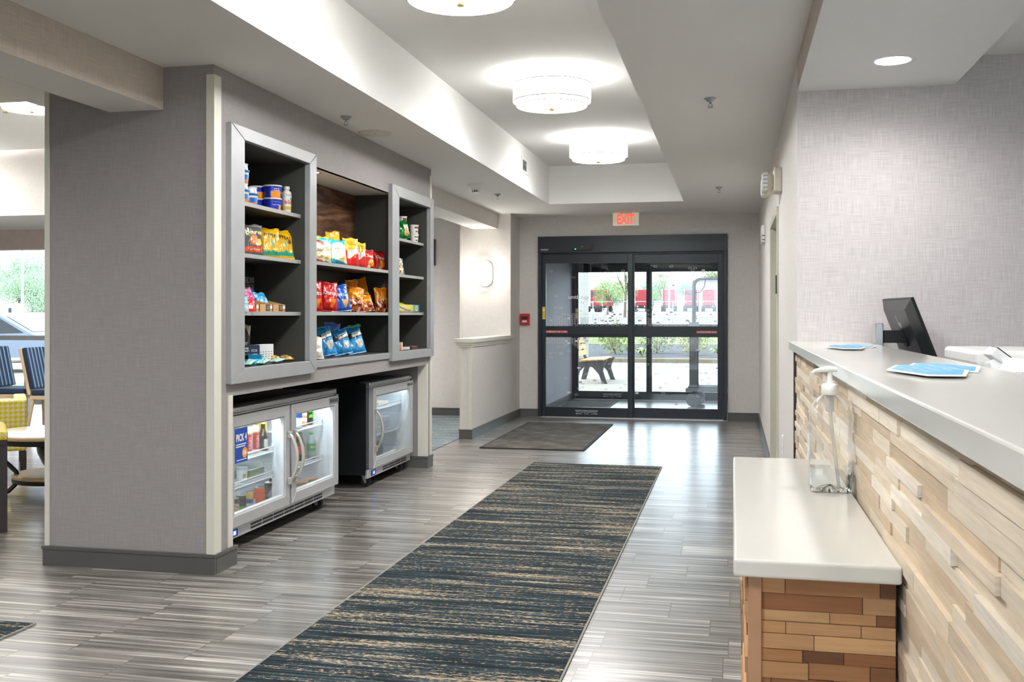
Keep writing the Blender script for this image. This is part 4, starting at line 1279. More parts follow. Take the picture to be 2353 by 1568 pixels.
# cups and bottles on the near top shelf
def cup(name, label, x, y, z, r, h, band, texts, group, taper=.86, lidc=WH, stack=None, yaw=30, cat='cup'):
    t = thing(name, label, cat, (x, y, z), group=group)
    b = MB()
    fa = R(-yaw)
    def cf(a, zz):
        d = (a - fa + math.pi) % (2 * math.pi) - math.pi
        return band(d, zz / h)
    n = 14
    pr = [(r * (taper + (1 - taper) * k / n), .0005 + (h - .004) * k / n) for k in range(n + 1)]
    b.lathe([(0, .0005), (r * taper, .0005), (r * taper, .0005)] + pr[1:], m_print, (0, 0, 0), 40, colfn=cf)
    for (s, d0, v0, tw, thh, c, bold) in texts:
        def P(a, q, d0=d0, v0=v0):
            zz = v0 * h + q
            rr = r * (taper + (1 - taper) * zz / h) + .0008
            ang = fa + d0 + a / r
            return (rr * math.cos(ang), rr * math.sin(ang), zz)
        b.text(s, P, m_print, c, w=tw, h=thh, bold=bold)
    build('body', b, t, world=False)
    b = MB().lathe([(r * .97, h - .008), (r * 1.06, h - .008), (r * 1.06, h - .002), (r * 1.02, h), (r * .96, h), (r * .93, h - .002), (0, h - .002)], m_print, (0, 0, 0), 40, col=lidc)
    build('rim_lid', b, t, world=False)
    return t
NAVY = hx('1431b4')
def b_mac(d, v):
    if v < .52 and -.75 < d < .62: return hx('f59a16')
    return NAVY
def b_mac2(d, v):
    if v < .42 and d > .25: return hx('f59a16')
    return NAVY
MG = 'macaroni cups on the top shelf'
MT = [('mac &', -.1, .72, .035, .009, WH, .02), ('cheese', -.1, .58, .042, .009, WH, .02), ('EASY MAC', .95, .5, .012, .05, WH, .02)]
MT2 = [('easy mac', -.1, .45, .05, .008, WH, .01), ('2.05 oz', -.1, .7, .04, .006, hx('b8c4e8'), 0)]
cup('macaroni_cup', 'blue and orange macaroni cup on top of its stack by the bottles', -2.66, 5.58, Z1 + .077, .054, .074, b_mac, MT, MG)
cup('macaroni_cup', 'blue macaroni cup at the bottom of the stack by the bottles', -2.66, 5.58, Z1, .053, .075, b_mac2, MT2, MG)
cup('macaroni_cup', 'blue and orange macaroni cup on top of the stack behind the snack cups', -2.755, 5.575, Z1 + .075, .050, .072, b_mac, [], MG)
cup('macaroni_cup', 'blue macaroni cup at the bottom of the stack behind the snack cups', -2.755, 5.575, Z1, .050, .073, b_mac2, [], MG)
def b_snk(d, v):
    if v > .80: return hx('1c7cc8')
    if v < .22: return hx('ee7a1e')
    if -.6 < d < .6 and v < .66: return hx('1569c0') if d < .1 else hx('2a8ad2')
    return hx('ded9cc')
SG = 'clear lidded snack cups on the top shelf'
def snack_cup(label, y, z, x=-2.66):
    t = cup('snack_cup', label, x, y, z, .045, .070, b_snk, [], SG, .88, hx('1c7cc8'))
    b = MB().lathe([(.040, .070), (.036, .098), (.036, .098), (.040, .100), (.040, .104), (.034, .104), (0, .104)], m_print, (0, 0, 0), 32, colfn=lambda a, z: hx('c8bfae') if z < .097 else hx('dfe6ee'))
    build('clear_dome', b, t, world=False)
snack_cup('snack cup with blue rim whose full front shows', 5.292, Z1)
snack_cup('lower snack cup cut off by the left frame', 5.115, Z1, -2.625)
snack_cup('upper snack cup stacked by the left frame', 5.115, Z1 + .106, -2.625)
def juice(label, x, y):
    t = thing('juice_bottle', label, 'bottle', (x, y, Z1), group='white juice bottles on the top shelf')
    r, h = .029, .165
    fa = R(-32)
    def cf(a, z):
        d = (a - fa + math.pi) % (2 * math.pi) - math.pi
        v = z / h
        if .36 < v < .50 and abs(d) < 1.1: return hx('d8442c') if mnoise.noise(Vector((d * 4, v * 20, 1))) > -.1 else hx('efe9dc')
        if .50 <= v < .60 and .1 < d < .7: return hx('5cb83a')
        if .14 < v < .27 and abs(d + .1) < 1.1: return hx('e2c23a')
        return hx('f1f0ea')
    pr = [(0, .0005), (.024, .0005), (.024, .0005), (.025, .004), (.0275, .03), (.0275, .06), (.029, .10), (.029, .115), (.027, .128), (.018, .140), (.013, .143), (.013, .148)]
    fine = []
    for (p, q) in zip(pr, pr[1:]):
        k = max(1, int((q[1] - p[1]) / .004))
        fine += [(p[0] + (q[0] - p[0]) * i / k, p[1] + (q[1] - p[1]) * i / k) for i in range(k)]
    b = MB().lathe(fine + [pr[-1]], m_print, (0, 0, 0), 40, colfn=cf)
    b.text('Noka', lambda a, q: (.0295 * math.cos(fa + a / .029), .0295 * math.sin(fa + a / .029), .113 + q), m_print, BLK, w=.04, h=.014)
    build('body', b, t, world=False)
    build('cap', MB().lathe([(.016, .146), (.0175, .150), (.0175, .162), (.015, .166), (0, .166)], m_white, (0, 0, 0), 24), t, world=False)
juice('white juice bottle in front with its fruit print showing', -2.645, 5.745)
juice('white juice bottle partly hidden behind its twin', -2.705, 5.752)

# noodle cups, candy boxes in the far cabinet
def b_nood(d, v):
    if .55 < v < .75 and abs(d) < .6: return hx('a8222c')
    if .2 < v < .3 and abs(d) < .3: return hx('3a3432')
    return hx('f0ece8')
NG = 'white noodle cups in the far cabinet'
for k_ in range(3):
    cup('noodle_cup', ['lowest white noodle cup of the stack behind the green bags', 'middle white noodle cup of the stack behind the green bags', 'topmost white noodle cup of the stack behind the green bags'][k_], -2.705, 8.135, Z1 + .071 * k_, .037, .0705, b_nood, [], NG, .82)
cup('noodle_cup', 'white noodle cup on top of another at the far end', -2.64, 8.25, Z1 + .076, .039, .073, b_nood, [], NG, .82)
cup('noodle_cup', 'white noodle cup underneath another at the far end', -2.64, 8.25, Z1, .038, .074, b_nood, [], NG, .82)

t = thing('candy_box', 'yellow and blue open box of sour candy packs in the far cabinet', 'box', (-2.68, 8.02, 1.325))
b = MB()
xb0, xb1, yb0, yb1, zb = -2.80, -2.60, 7.72, 8.27, 1.3255
b.box(xb0, xb1, yb0, yb1, zb, zb + .004, m_print, hx('f0d81c'))
b.box(xb1 - .004, xb1, yb0, 8.10, zb, zb + .062, m_print, hx('f0d81c')).box(xb1 - .004, xb1, 8.10, yb1, zb, zb + .062, m_print, hx('3d9fd8'))
b.box(xb0, xb0 + .004, yb0, yb1, zb, zb + .062, m_print, hx('3d9fd8')).box(xb0, xb1, yb0, yb0 + .004, zb, zb + .062, m_print, hx('f0d81c')).box(xb0, xb1, yb1 - .004, yb1, zb, zb + .062, m_print, hx('3d9fd8'))
P = [(xb1 + .0006, yb0 + .02 + k * .03, zb + .052 - .030 * min(1, k / 7) ** .8) for k in range(11)]
for p, q in zip(P, P[1:]): b.add([p, q, (q[0], q[1], q[2] - .012), (p[0], p[1], p[2] - .012)], [(0, 1, 2, 3)], m_print, hx('1f55b4'))
for k in range(9):
    b.add([(xb1 + .0008, yb0 + .03 + k * .035, zb + .008), (xb1 + .0008, yb0 + .05 + k * .035, zb + .006), (xb1 + .0008, yb0 + .055 + k * .035, zb + .014), (xb1 + .0008, yb0 + .035 + k * .035, zb + .017)], [(0, 1, 2, 3)], m_print, [hx('d8402c'), hx('58b030'), hx('f0a020')][k % 3])
b.add([(xb1 + .0008, 8.185 + .045 * math.cos(a), zb + .032 + .025 * math.sin(a)) for a in [i * math.pi / 8 for i in range(16)]], [tuple(range(16))], m_print, hx('f4e04a'))
b.text('SOUR', lambda a, q: (xb1 + .0014, 8.185 + a, zb + .033 + q), m_print, hx('d8402c'), w=.055, h=.016, bold=.02)
build('carton', b, t)
for i in range(6):
    bag(['yellow candy pack at the near end of the sour candy box', 'second yellow candy pack in the sour candy box', 'third yellow candy pack in the sour candy box', 'fourth yellow candy pack in the sour candy box', 'fifth yellow candy pack in the sour candy box', 'candy pack at the far end of the sour candy box'][i], -2.70, 7.77 + i * .088, 1.331 + .045, .075, .12, lambda u, v: hx('f2dc22') if v < .7 else hx('3fa6d8'), [], .3, 'candy packs in the sour candy box', lie=True, yaw=0 + i * 3)

t = thing('candy_box', 'orange and white candy bar box on the floor of the far cabinet', 'box', (-2.66, 7.76, 1.02))
b = MB().box(-2.76, -2.60, 7.70, 7.80, Z0 - .0015, Z0 + .06, m_print, hx('ee8a1e'))
b.box(-2.76, -2.60, 7.803, 7.825, Z0 - .0015, Z0 + .062, m_print, hx('f2efe8')).box(-2.76, -2.7585, 7.70, 7.80, Z0 + .06, Z0 + .09, m_print, hx('b5763c'))
b.box(-2.599, -2.598, 7.70, 7.80, Z0 + .025, Z0 + .05, m_print, hx('f6e6cc'))
b.text('TWIX', lambda a, q: (-2.597, 7.75 + a, Z0 + .037 + q), m_print, hx('c0281c'), w=.08, h=.018, bold=.03)
build('carton', b, t)
cols = ['8a1f24', '7a2a2c', 'b8b4b0', '5f2a22', '9c2c2c', '6a2420', 'd4d0cc', '5a2c22']
lbl = ['lowest candy bar at the back of the stepped pile', 'second candy bar up in the stepped pile', 'silver topped candy bar in the stepped pile', 'candy bar on top of the stepped pile', 'red candy bar beside the stepped pile', 'dark candy bar leaning into the stepped pile', 'white candy bar at the front of the cabinet floor', 'brown candy bar lying alone at the front']
pos = [(-2.70, 7.92, 0), (-2.70, 7.91, .024), (-2.70, 7.90, .048), (-2.70, 7.885, .072), (-2.70, 8.02, 0), (-2.70, 8.01, .024), (-2.62, 7.93, 0), (-2.61, 8.12, 0)]
for c, l, (px, py, pz) in zip(cols, lbl, pos):
    b = MB().box(-.055, .055, -.02, .02, .0005, .022, m_print, hx(c)).box(-.056, .056, -.012, .012, .022, .0225, m_print, hx('e6dfd8'))
    for s in (-1, 1): b.box(s * .055, s * .066, -.02, .02, .009, .011, m_print, hx(c))
    o = build('candy_bar', b, world=False, bevel=.003)
    o.location = (px, py, Z0 - .001 + pz); o.rotation_euler = (0, 0, R(100 if pz or px < -2.65 else 80))
    tag(o, l, 'candy bar', 'candy bars on the floor of the far cabinet')

# ------------------------------------------------------------------ undercounter fridges
def caster(x, y, parent):
    b = MB().box(x - .03, x + .03, y - .022, y + .022, .092, .098, m_galv)
    for s in (-1, 1): b.prism([(x - .022, .094), (x + .022, .094), (x + .02, .03), (x + .004, .03)], 'y', y + s * .021 - .0015, y + s * .021 + .0015, m_galv)
    b.cyl((x + .012, y - .025, .036), (x + .012, y + .025, .036), .008, m_galv, n=12)
    c = build('caster', b, parent)
    build('wheel', MB().cyl((x + .012, y - .015, .0365), (x + .012, y + .015, .0365), .036, m_rubber, n=28), c, bevel=0.005)

def fridge(label, ya, yb, doors, shelves, display, foggy=False):
    xf, xk = -2.69, -3.36          # body front and back
    t = thing('glass_door_fridge', label, 'fridge', ((xf + xk) / 2, (ya + yb) / 2, 0))
    z0, z1 = .098, .775
    wl = .035
    b = MB()
    b.box(xk, xf, ya, ya + wl, z0, z1, m_blackmetal).box(xk, xf, yb - wl, yb, z0, z1, m_blackmetal)
    b.box(xk, xk + wl, ya + wl, yb - wl, z0, z1, m_blackmetal)
    b.box(xk + wl, xf, ya + wl, yb - wl, z0, z0 + .03, m_blackmetal).box(xk + wl, xf, ya + wl, yb - wl, z1 - .03, z1, m_blackmetal)
    b.box(xk, xf, ya, yb, z1, .789, m_blackmetal)
    build('cabinet_body', b, t, bevel=0.002)
    b = MB().frame('x', xf + .0005, .003, ya, yb, z0 + .03, .756, .06, .06, .05, .03, m_blackmetal)
    for (y0, y1, hg) in doors[:-1]: b.box(xf + .0005, xf + .0035, y1 - .05, y1 + .08, z0 + .08, .726, m_blackmetal)
    for zz in (.18, .70): b.cyl((xf + .003, ya + .022, zz), (xf + .0055, ya + .022, zz), .005, m_chrome, n=8)
    build('front_flange', b, t)
    e = .0015
    b = MB()
    b.box(xk + wl + e, xf - .002, ya + wl, ya + wl + .004, z0 + .03, z1 - .03, m_intwhite).box(xk + wl + e, xf - .002, yb - wl - .004, yb - wl, z0 + .03, z1 - .03, m_intwhite)
    b.box(xk + wl, xk + wl + .004, ya + wl, yb - wl, z0 + .03, z1 - .03, m_intwhite)
    b.box(xk + wl, xf - .002, ya + wl, yb - wl, z0 + .03, z0 + .034, m_intwhite).box(xk + wl, xf - .002, ya + wl, yb - wl, z1 - .034, z1 - .03, m_intwhite)
    for (y0, y1, hg) in doors[:-1]:
        b.box(xf - .06, xf, y1 - .03, y1 + .06, z0 + .034, z1 - .034, m_intwhite)
    build('liner', b, t)
    # top rail and lower grille
    b = MB().box(xf, xf + .030, ya, yb, .765, .80, m_steel).box(xf - .05, xf + .03, ya, yb, .79, .80, m_steel).box(xf, xf + .034, ya, yb, .755, .764, m_alu)
    build('top_rail', b, t, bevel=0.003)
    b = MB().box(xf - .01, xf + .016, ya, yb, .075, .14, m_alu)
    build('kick_panel', b, t, bevel=0.004)
    ns = max(3, int((yb - ya - .42) / .145))
    b = MB()
    for i in range(ns):
        a0 = ya + .33 + i * .148
        for zz in (.088, .108): b.box(xf + .0155, xf + .0168, a0, a0 + .138, zz, zz + .013, m_black)
    build('grille_slots', b, t)
    yd = ya + .05 if display[1] is None else display[1]
    b = MB().box(xf + .0155, xf + .019, yd, yd + .085, .086, .126, m_black)
    b.box(xf + .019, xf + .0195, yd + .018, yd + .07, .092, .120, m_bluedisp)
    b.text(display[0], lambda a, q: (xf + .0202, yd + .048 + a, .106 + q), m_dispdigit, w=.024, h=.018)
    b.cyl((xf + .016, yd + .12, .108), (xf + .019, yd + .12, .108), .005, m_chrome, n=10)
    build('thermostat', b, t)
    for n, (y0, y1, hinge) in enumerate(doors):
        xd0, xd1 = xf + .004, xf + .046
        d0, d1 = .145, .752
        fw = .062
        b = MB()
        o = [(y0, d0), (y1, d0), (y1, d1), (y0, d1)]
        i = [(y0 + fw, d0 + fw), (y1 - fw, d0 + fw), (y1 - fw, d1 - fw), (y0 + fw, d1 - fw)]
        for k in range(4):
            k2 = (k + 1) % 4
            b.prism([o[k], o[k2], i[k2], i[k]], 'x', xd0, xd1, m_alu)
        d = build('door', b, t, bevel=0.003)
        b = MB().frame('x', xd0 + .002, .03, y0 + fw - .006, y1 - fw + .006, d0 + fw - .006, d1 - fw + .006, .014, .014, .014, .014, m_white)
        build('gasket', b, d)
        build('pane', MB().box(xd0 + .030, xd0 + .035, y0 + fw, y1 - fw, d0 + fw, d1 - fw, m_fog if foggy else m_fglass), d)
        yh = (y1 - .028) if hinge == 'l' else (y0 + .028)
        zc, hl = .435, .30
        pts = []
        for k in range(15):
            a = k / 14
            bow = math.sin(math.pi * a) ** .7 * .055 + .006
            pts.append((xd1 + bow, yh, zc - hl / 2 + hl * a))
        hb = MB()
        vsx, fsx = [], []
        for p in pts:
            for (dx, dy) in ((-.008, -.011), (.008, -.011), (.008, .011), (-.008, .011)):
                vsx.append((p[0] + dx, p[1] + dy, p[2]))
        for k in range(len(pts) - 1):
            for j in range(4): fsx.append((k * 4 + j, k * 4 + (j + 1) % 4, (k + 1) * 4 + (j + 1) % 4, (k + 1) * 4 + j))
        fsx += [(3, 2, 1, 0), tuple(len(pts) * 4 - 4 + j for j in range(4))]
        hb.add(vsx, fsx, m_handle)
        hb.box(xd1, xd1 + .02, yh - .011, yh + .011, zc - hl / 2 - .012, zc - hl / 2 + .03, m_handle).box(xd1, xd1 + .02, yh - .011, yh + .011, zc + hl / 2 - .03, zc + hl / 2 + .012, m_handle)
        build('handle', hb, d, bevel=0.004)
        if n == len(doors) - 1:
            b = MB().box(xd1, xd1 + .003, y1 - .17, y1 - .004, d1 - .047, d1 - .008, m_steel)
            b.text('BEVERAGE-AIR', lambda a, q: (xd1 + .0036, y1 - .087 + a, d1 - .0275 + q), m_black, w=.145, h=.02, bold=.015)
            build('maker_plate', b, d)
            hg = MB().cyl((xd1 - .012, y1 - .03, d1), (xd1 - .012, y1 - .03, d1 + .012), .012, m_black, n=12).box(xd1 - .03, xd1 + .002, y1 - .05, y1 - .004, d1 + .003, d1 + .008, m_galv)
            build('hinge', hg, d)
    for (s0, s1, zz) in shelves:
        b = MB()
        xa, xb = xk + wl + .03, xf - .055
        for k in range(14): b.tube([(xa + (xb - xa) * k / 13, s0, zz), (xa + (xb - xa) * k / 13, s1, zz)], .0022, m_wire, 5)
        ny = int((s1 - s0) / .03)
        for k in range(ny + 1): b.tube([(xb, s0 + (s1 - s0) * k / ny, zz + .003), (xa, s0 + (s1 - s0) * k / ny, zz + .003)], .0022, m_wire, 5)
        b.tube([(xb + .004, s0, zz + .002), (xb + .004, s0, zz + .032), (xb + .004, s1, zz + .032), (xb + .004, s1, zz + .002)], .0035, m_wire, 6)
        b.tube([(xb + .004, s0, zz), (xb + .004, s1, zz)], .0045, m_wire, 6)
        build('wire_shelf', b, t)
    for yy in (ya + .11, yb - .17):
        for xx in (xf - .05, xk + .09): caster(xx, yy, t)
    # strip lamps behind the front frame
    for (y0, y1, hg) in doors:
        lm = MB().box(xf - .03, xf - .006, y0 + .03, y1 - .03, z1 - .046, z1 - .036, m_led_white)
        build('strip_lamp', lm, t)
    return t
m_led_white = mat('lit_fridge_strip', (0.84, 0.94, 1.0), 0.4, var=0.01, emit=11)
# condensation creeps over the lower far corner of the freezer pane
t_ = NT('foggy_fridge_glass')
t_.t.nodes.remove(t_.b)
xyz = t_.xyz()
nz = t_.noise(t_.vec(xyz[0], xyz[1], xyz[2]), 7.0, 3)
f = t_.m('ADD', t_.m('MULTIPLY', t_.m('SUBTRACT', xyz[1], -0.02), 2.6), t_.m('MULTIPLY', t_.m('SUBTRACT', 0.30, xyz[2]), 2.0))
f = t_.m('ADD', f, t_.m('MULTIPLY', t_.m('SUBTRACT', nz, 0.5), 0.8))
f = t_.n('ShaderNodeClamp', {0: f, 1: 0.04, 2: 0.72}).outputs[0]
hz = t_.n('ShaderNodeMixShader', {0: 0.5, 1: t_.n('ShaderNodeBsdfTranslucent', {'Color': (.82, .88, .9)}).outputs[0], 2: t_.n('ShaderNodeBsdfDiffuse', {'Color': (.82, .88, .9)}).outputs[0]}).outputs[0]
tr = t_.n('ShaderNodeBsdfTransparent', {'Color': (.95, .97, .98)}).outputs[0]
mx = t_.n('ShaderNodeMixShader', {0: f, 1: tr, 2: hz}).outputs[0]
gl = t_.n('ShaderNodeBsdfGlossy', {'Roughness': 0.05}).outputs[0]
mx = t_.n('ShaderNodeMixShader', {0: t_.m('MULTIPLY', t_.n('ShaderNodeFresnel', {'IOR': 1.45}).outputs[0], 0.6), 1: mx, 2: gl}).outputs[0]
t_.put(t_.out.inputs[0], mx)
m_fog = t_.mat

fridge('two-door glass front fridge full of drinks, under the near snack cabinet', 5.00, 6.575, [(5.02, 5.79, 'l'), (5.82, 6.57, 'r')], [(5.05, 5.93, .47), (5.05, 5.93, .322), (5.97, 6.52, .555), (5.97, 6.52, .318)], ('38', 5.085))
fridge('single-door glass front freezer with a foggy pane, under the far snack cabinet', 7.225, 8.25, [(7.27, 8.235, 'r')], [(7.28, 8.2, .555), (7.28, 8.2, .352)], ('-2', 7.30), True)

# fridge contents
def can(name, label, x, y, z, r, h, band, texts, group, yaw=30, cat='can', tall=False):
    t = thing(name, label, cat, (x, y, z), group=group)
    fa = R(-yaw)
    def cf(a, zz):
        d = (a - fa + math.pi) % (2 * math.pi) - math.pi
        return band(d, zz / h)
    n = 16
    pr = [(r * .82, .0005), (r * .82, .0005), (r, .008)] + [(r, .008 + (h - .022) * k / n) for k in range(n + 1)] + [(r * .86, h - .004)]
    b = MB().lathe([(0, .002)] + pr, m_can, (0, 0, 0), 32, colfn=cf)
    for (s, d0, v0, tw, thh, c, rot, bold) in texts:
        b.text(s, lambda a, q, d0=d0, v0=v0: ((r + .0006) * math.cos(fa + d0 + a / r), (r + .0006) * math.sin(fa + d0 + a / r), v0 * h + q), m_can, c, w=tw, h=thh, rot=R(rot), bold=bold)
    build('body', b, t, world=False)
    build('lid', MB().lathe([(r * .86, h - .004), (r * .88, h), (r * .8, h), (r * .78, h - .004), (0, h - .004)], m_steel, (0, 0, 0), 28).box(-r * .15, r * .25, -r * .12, r * .12, h - .004, h - .0015, m_steel), t, world=False)
    return t
FS1, FS2, FS3, FB = .4785, .3305, .5635, .1345
SB = lambda d, v: hx('c41c24') if (.12 < v < .72 and abs(d) < .95) else (hx('c8a85a') if (.72 <= v < .80 and abs(d) < .8) else hx('f2f0ea'))
ST = [('ARTOIS', .12, .42, .075, .016, WH, -90, .02), ('STELLA', .62, .44, .075, .012, WH, -90, .02)]
can('beer_can', 'white and red lager can on the upper left shelf, nearer one', -2.80, 5.535, FS1, .028, .165, SB, ST, 'lager cans in the two-door fridge')
can('beer_can', 'white and red lager can on the upper left shelf, farther one', -2.80, 5.63, FS1, .028, .165, SB, ST, 'lager cans in the two-door fridge')
can('drink_can', 'yellow drink can at the near end of the upper left shelf', -2.80, 5.40, FS1, .030, .122, lambda d, v: hx('e8b81c') if d < .3 else hx('d8e0e6'), [], 'cans in the two-door fridge')
can('drink_can', 'black and green can in the bottom row of the fridge', -2.80, 5.46, FB, .031, .122, lambda d, v: hx('58b838') if v < .45 and v > .12 else (BLK if v > .5 else hx('1f7a6a')), [], 'cans in the two-door fridge')
def b_beer(d, v):
    if v > .66: return hx('e8c02c') if d < 0 else hx('c8281e')
    if v > .46: return hx('1f4fb0') if d < 0 else hx('d8d2c4')
    return hx('ded8ca')
can('drink_can', 'cream can with red, blue and yellow top in the bottom row', -2.80, 5.575, FB, .031, .122, b_beer, [('BEER', 0, .32, .035, .012, BLK, 0, .02), ('RITA', 0, .19, .035, .012, BLK, 0, .02)], 'cans in the two-door fridge')
can('drink_can', 'bright orange can in the bottom row of the fridge', -2.80, 5.695, FB, .033, .128, lambda d, v: hx('ee5a1c') if v > .25 else (hx('f08a4a') if d < 0 else hx('e0641e')), [], 'cans in the two-door fridge')
can('drink_can', 'black can with a pale circle beside the orange can', -2.80, 5.83, FB, .032, .135, lambda d, v: hx('b8bcc2') if ((d + .1) / .8) ** 2 + ((v - .45) / .2) ** 2 < 1 else hx('24262c'), [], 'cans in the two-door fridge')
can('drink_can', 'slim black can at the end of the bottom row', -2.83, 5.955, FB, .028, .145, lambda d, v: hx('a8acb4') if .3 < v < .5 else hx('22242a'), [], 'cans in the two-door fridge')
can('drink_can', 'striped can cut off by the door frame in the bottom row', -2.78, 5.335, FB, .031, .125, lambda d, v: (hx('b87040') if int((v * 12 + d)) % 2 else hx('e8d8c0')) if .4 < v < .75 else hx('1f2a3a'), [], 'cans in the two-door fridge')
can('drink_can', 'black energy drink can with green claw stripes', -2.80, 6.43, FS3, .030, .140, lambda d, v: hx('6ee01c') if (.35 < v < .92 and min(abs(d + .35), abs(d), abs(d - .35)) < .10 + .05 * math.sin(v * 20)) else BLK, [], 'cans in the two-door fridge')
can('drink_can', 'blue and white cola can by the door 2 handle', -2.775, 6.20, FS3, .028, .135, lambda d, v: hx('2050b0') if v > .5 else hx('e4e8ee'), [], 'cans in the two-door fridge')

def bottle(name, label, x, y, z, prof, colfn, texts, group, capcol, cap, mt=None):
    t = thing(name, label, 'bottle', (x, y, z), group=group)
    fine = []
    for (p, q) in zip(prof, prof[1:]):
        k = max(1, int(abs(q[1] - p[1]) / .006))
        fine += [(p[0] + (q[0] - p[0]) * i / k, p[1] + (q[1] - p[1]) * i / k) for i in range(k)]
    fa = R(-30)
    b = MB().lathe(fine + [prof[-1]], mt or m_print, (0, 0, 0), 32, colfn=lambda a, zz: colfn((a - fa + math.pi) % (2 * math.pi) - math.pi, zz))
    for (s, d0, zz, tw, thh, c, bold, rr) in texts:
        b.text(s, lambda a, q, d0=d0, zz=zz, rr=rr: ((rr + .0008) * math.cos(fa + d0 + a / rr), (rr + .0008) * math.sin(fa + d0 + a / rr), zz + q), m_print, c, w=tw, h=thh, bold=bold)
    build('body', b, t, world=False)
    r, z0, z1 = cap
    build('cap', MB().lathe([(r, z0), (r, z1), (r, z1), (0, z1)], m_print, (0, 0, 0), 20, col=capcol), t, world=False)
bottle('iced_coffee_bottle', 'cream iced coffee bottle with orange lettering on the upper right shelf', -2.80, 6.32, FS3, [(0, .0005), (.031, .0005), (.032, .01), (.032, .05), (.030, .06), (.032, .07), (.032, .095), (.022, .125), (.018, .14)], lambda d, z: hx('f4efe4') if .03 < z < .085 else hx('d8a868'), [('DUNKIN', .0, .065, .05, .017, hx('f07a1c'), .04, .032)], 'bottles in the two-door fridge', hx('f2ede4'), (.019, .138, .152))
SPR = [(0, .0005), (.027, .0005), (.029, .012), (.028, .05), (.031, .06), (.031, .105), (.029, .118), (.018, .155), (.012, .165)]
SPC = lambda d, z: hx('1f9a4c') if .058 < z < .107 else hx('9fb0ac')
bottle('soda_bottle', 'lemon-lime soda bottle with green label behind the door handle', -2.80, 6.47, FS2 - .0045, SPR, SPC, [('Sprite', 0, .083, .048, .02, WH, .02, .031)], 'bottles in the two-door fridge', hx('2ab05a'), (.013, .163, .178))
bottle('soda_bottle', 'lemon-lime soda bottle with green label at the far end of its shelf', -2.88, 6.47, FS2 - .0045, SPR, SPC, [], 'bottles in the two-door fridge', hx('2ab05a'), (.013, .163, .178))
bottle('cola_bottle', 'cola bottle with a red label at the back of the lower right shelf', -2.88, 6.38, FS2 - .0045, SPR, lambda d, z: hx('cf1f22') if .058 < z < .107 else hx('2a1a16'), [], 'bottles in the two-door fridge', hx('cf1f22'), (.013, .163, .178))
bottle('cola_bottle', 'cola bottle with a red label beside the lemon-lime soda', -2.82, 6.33, FS2 - .0045, SPR, lambda d, z: hx('cf1f22') if .058 < z < .107 else hx('2a1a16'), [], 'bottles in the two-door fridge', hx('cf1f22'), (.013, .163, .178))
bottle('beer_bottle', 'dark brown beer bottle on the upper left shelf', -2.80, 5.745, FS1, [(0, .0005), (.028, .0005), (.029, .01), (.029, .085), (.024, .10), (.013, .13), (.012, .168)], lambda d, z: hx('d9dad0') if (.02 < z < .07 and d > -.3) else hx('30231c'), [], 'bottles in the two-door fridge', hx('e8e08a'), (.0135, .160, .176))
YBP = [(0, .0005), (.022, .0005), (.024, .015), (.024, .10), (.020, .115), (.023, .135), (.014, .165), (.012, .185)]
for i, yy in enumerate((5.66, 5.80)):
    bottle('squeeze_bottle', ['pale yellow bottle top showing above the nearer lager can', 'pale yellow bottle top showing above the farther lager can'][i], -2.90, yy, FS1, YBP, lambda d, z: hx('f2ec5a'), [], 'yellow bottles in the two-door fridge', hx('f4f080'), (.013, .183, .2))
def crate(name, label, x0, x1, y0, y1, z, h, col, cat, group=None, txt=None, m=None):
    b = MB().box(x0, x1, y0, y1, z + .0005, z + h, m or m_print, col)
    if txt: b.text(txt[0], lambda a, q: (x1 + .0007, (y0 + y1) / 2 + a, z + h * .55 + q), m_print, txt[1], w=(y1 - y0) * .7, h=h * .25, bold=.01)
    return solo(name, b, label, cat, group, bevel=0.003)
b = MB().box(-2.93, -2.86, 5.80, 5.925, FS1 + .0005, FS1 + .075, m_print, hx('c42820')).box(-2.93, -2.86, 5.80, 5.925, FS1 + .075, FS1 + .19, m_print, hx('e2c43a'))
b.text('HEAD', lambda a, q: (-2.8592, 5.865 + a, FS1 + .12 + q), m_print, BLK, w=.06, h=.02, bold=.02).text('KERN', lambda a, q: (-2.8592, 5.865 + a, FS1 + .09 + q), m_print, BLK, w=.06, h=.02, bold=.02)
solo('snack_tub', b, 'yellow and red tub behind the beer bottle in the fridge', 'tub', bevel=0.004)
bottle('drink_cup', 'white lidded cup on the lower left shelf of the fridge', -2.80, 5.47, FS2, [(0, .0005), (.028, .0005), (.033, .07), (.033, .07)], lambda d, z: hx('b8a83c') if (abs(d) < .3 and z < .05 and z > .02) else hx('eef0ee'), [], 'items on the lower left shelf', hx('c8ccd0'), (.034, .07, .085))
t = thing('salad_box', 'clear salad box on the lower left shelf of the fridge', 'food box', (-2.88, 5.64, FS2))
b = MB().box(-2.96, -2.79, 5.55, 5.74, FS2 + .0005, FS2 + .05, m_print, hx('8a9a78')).box(-2.965, -2.785, 5.545, 5.745, FS2 + .05, FS2 + .054, m_print, hx('c8d0c6'))
build('salad', b, t, bevel=.006)
build('clear_lid', MB().prism([(5.55, FS2 + .054), (5.74, FS2 + .054), (5.71, FS2 + .082), (5.58, FS2 + .082)], 'x', -2.955, -2.795, m_clear), t)
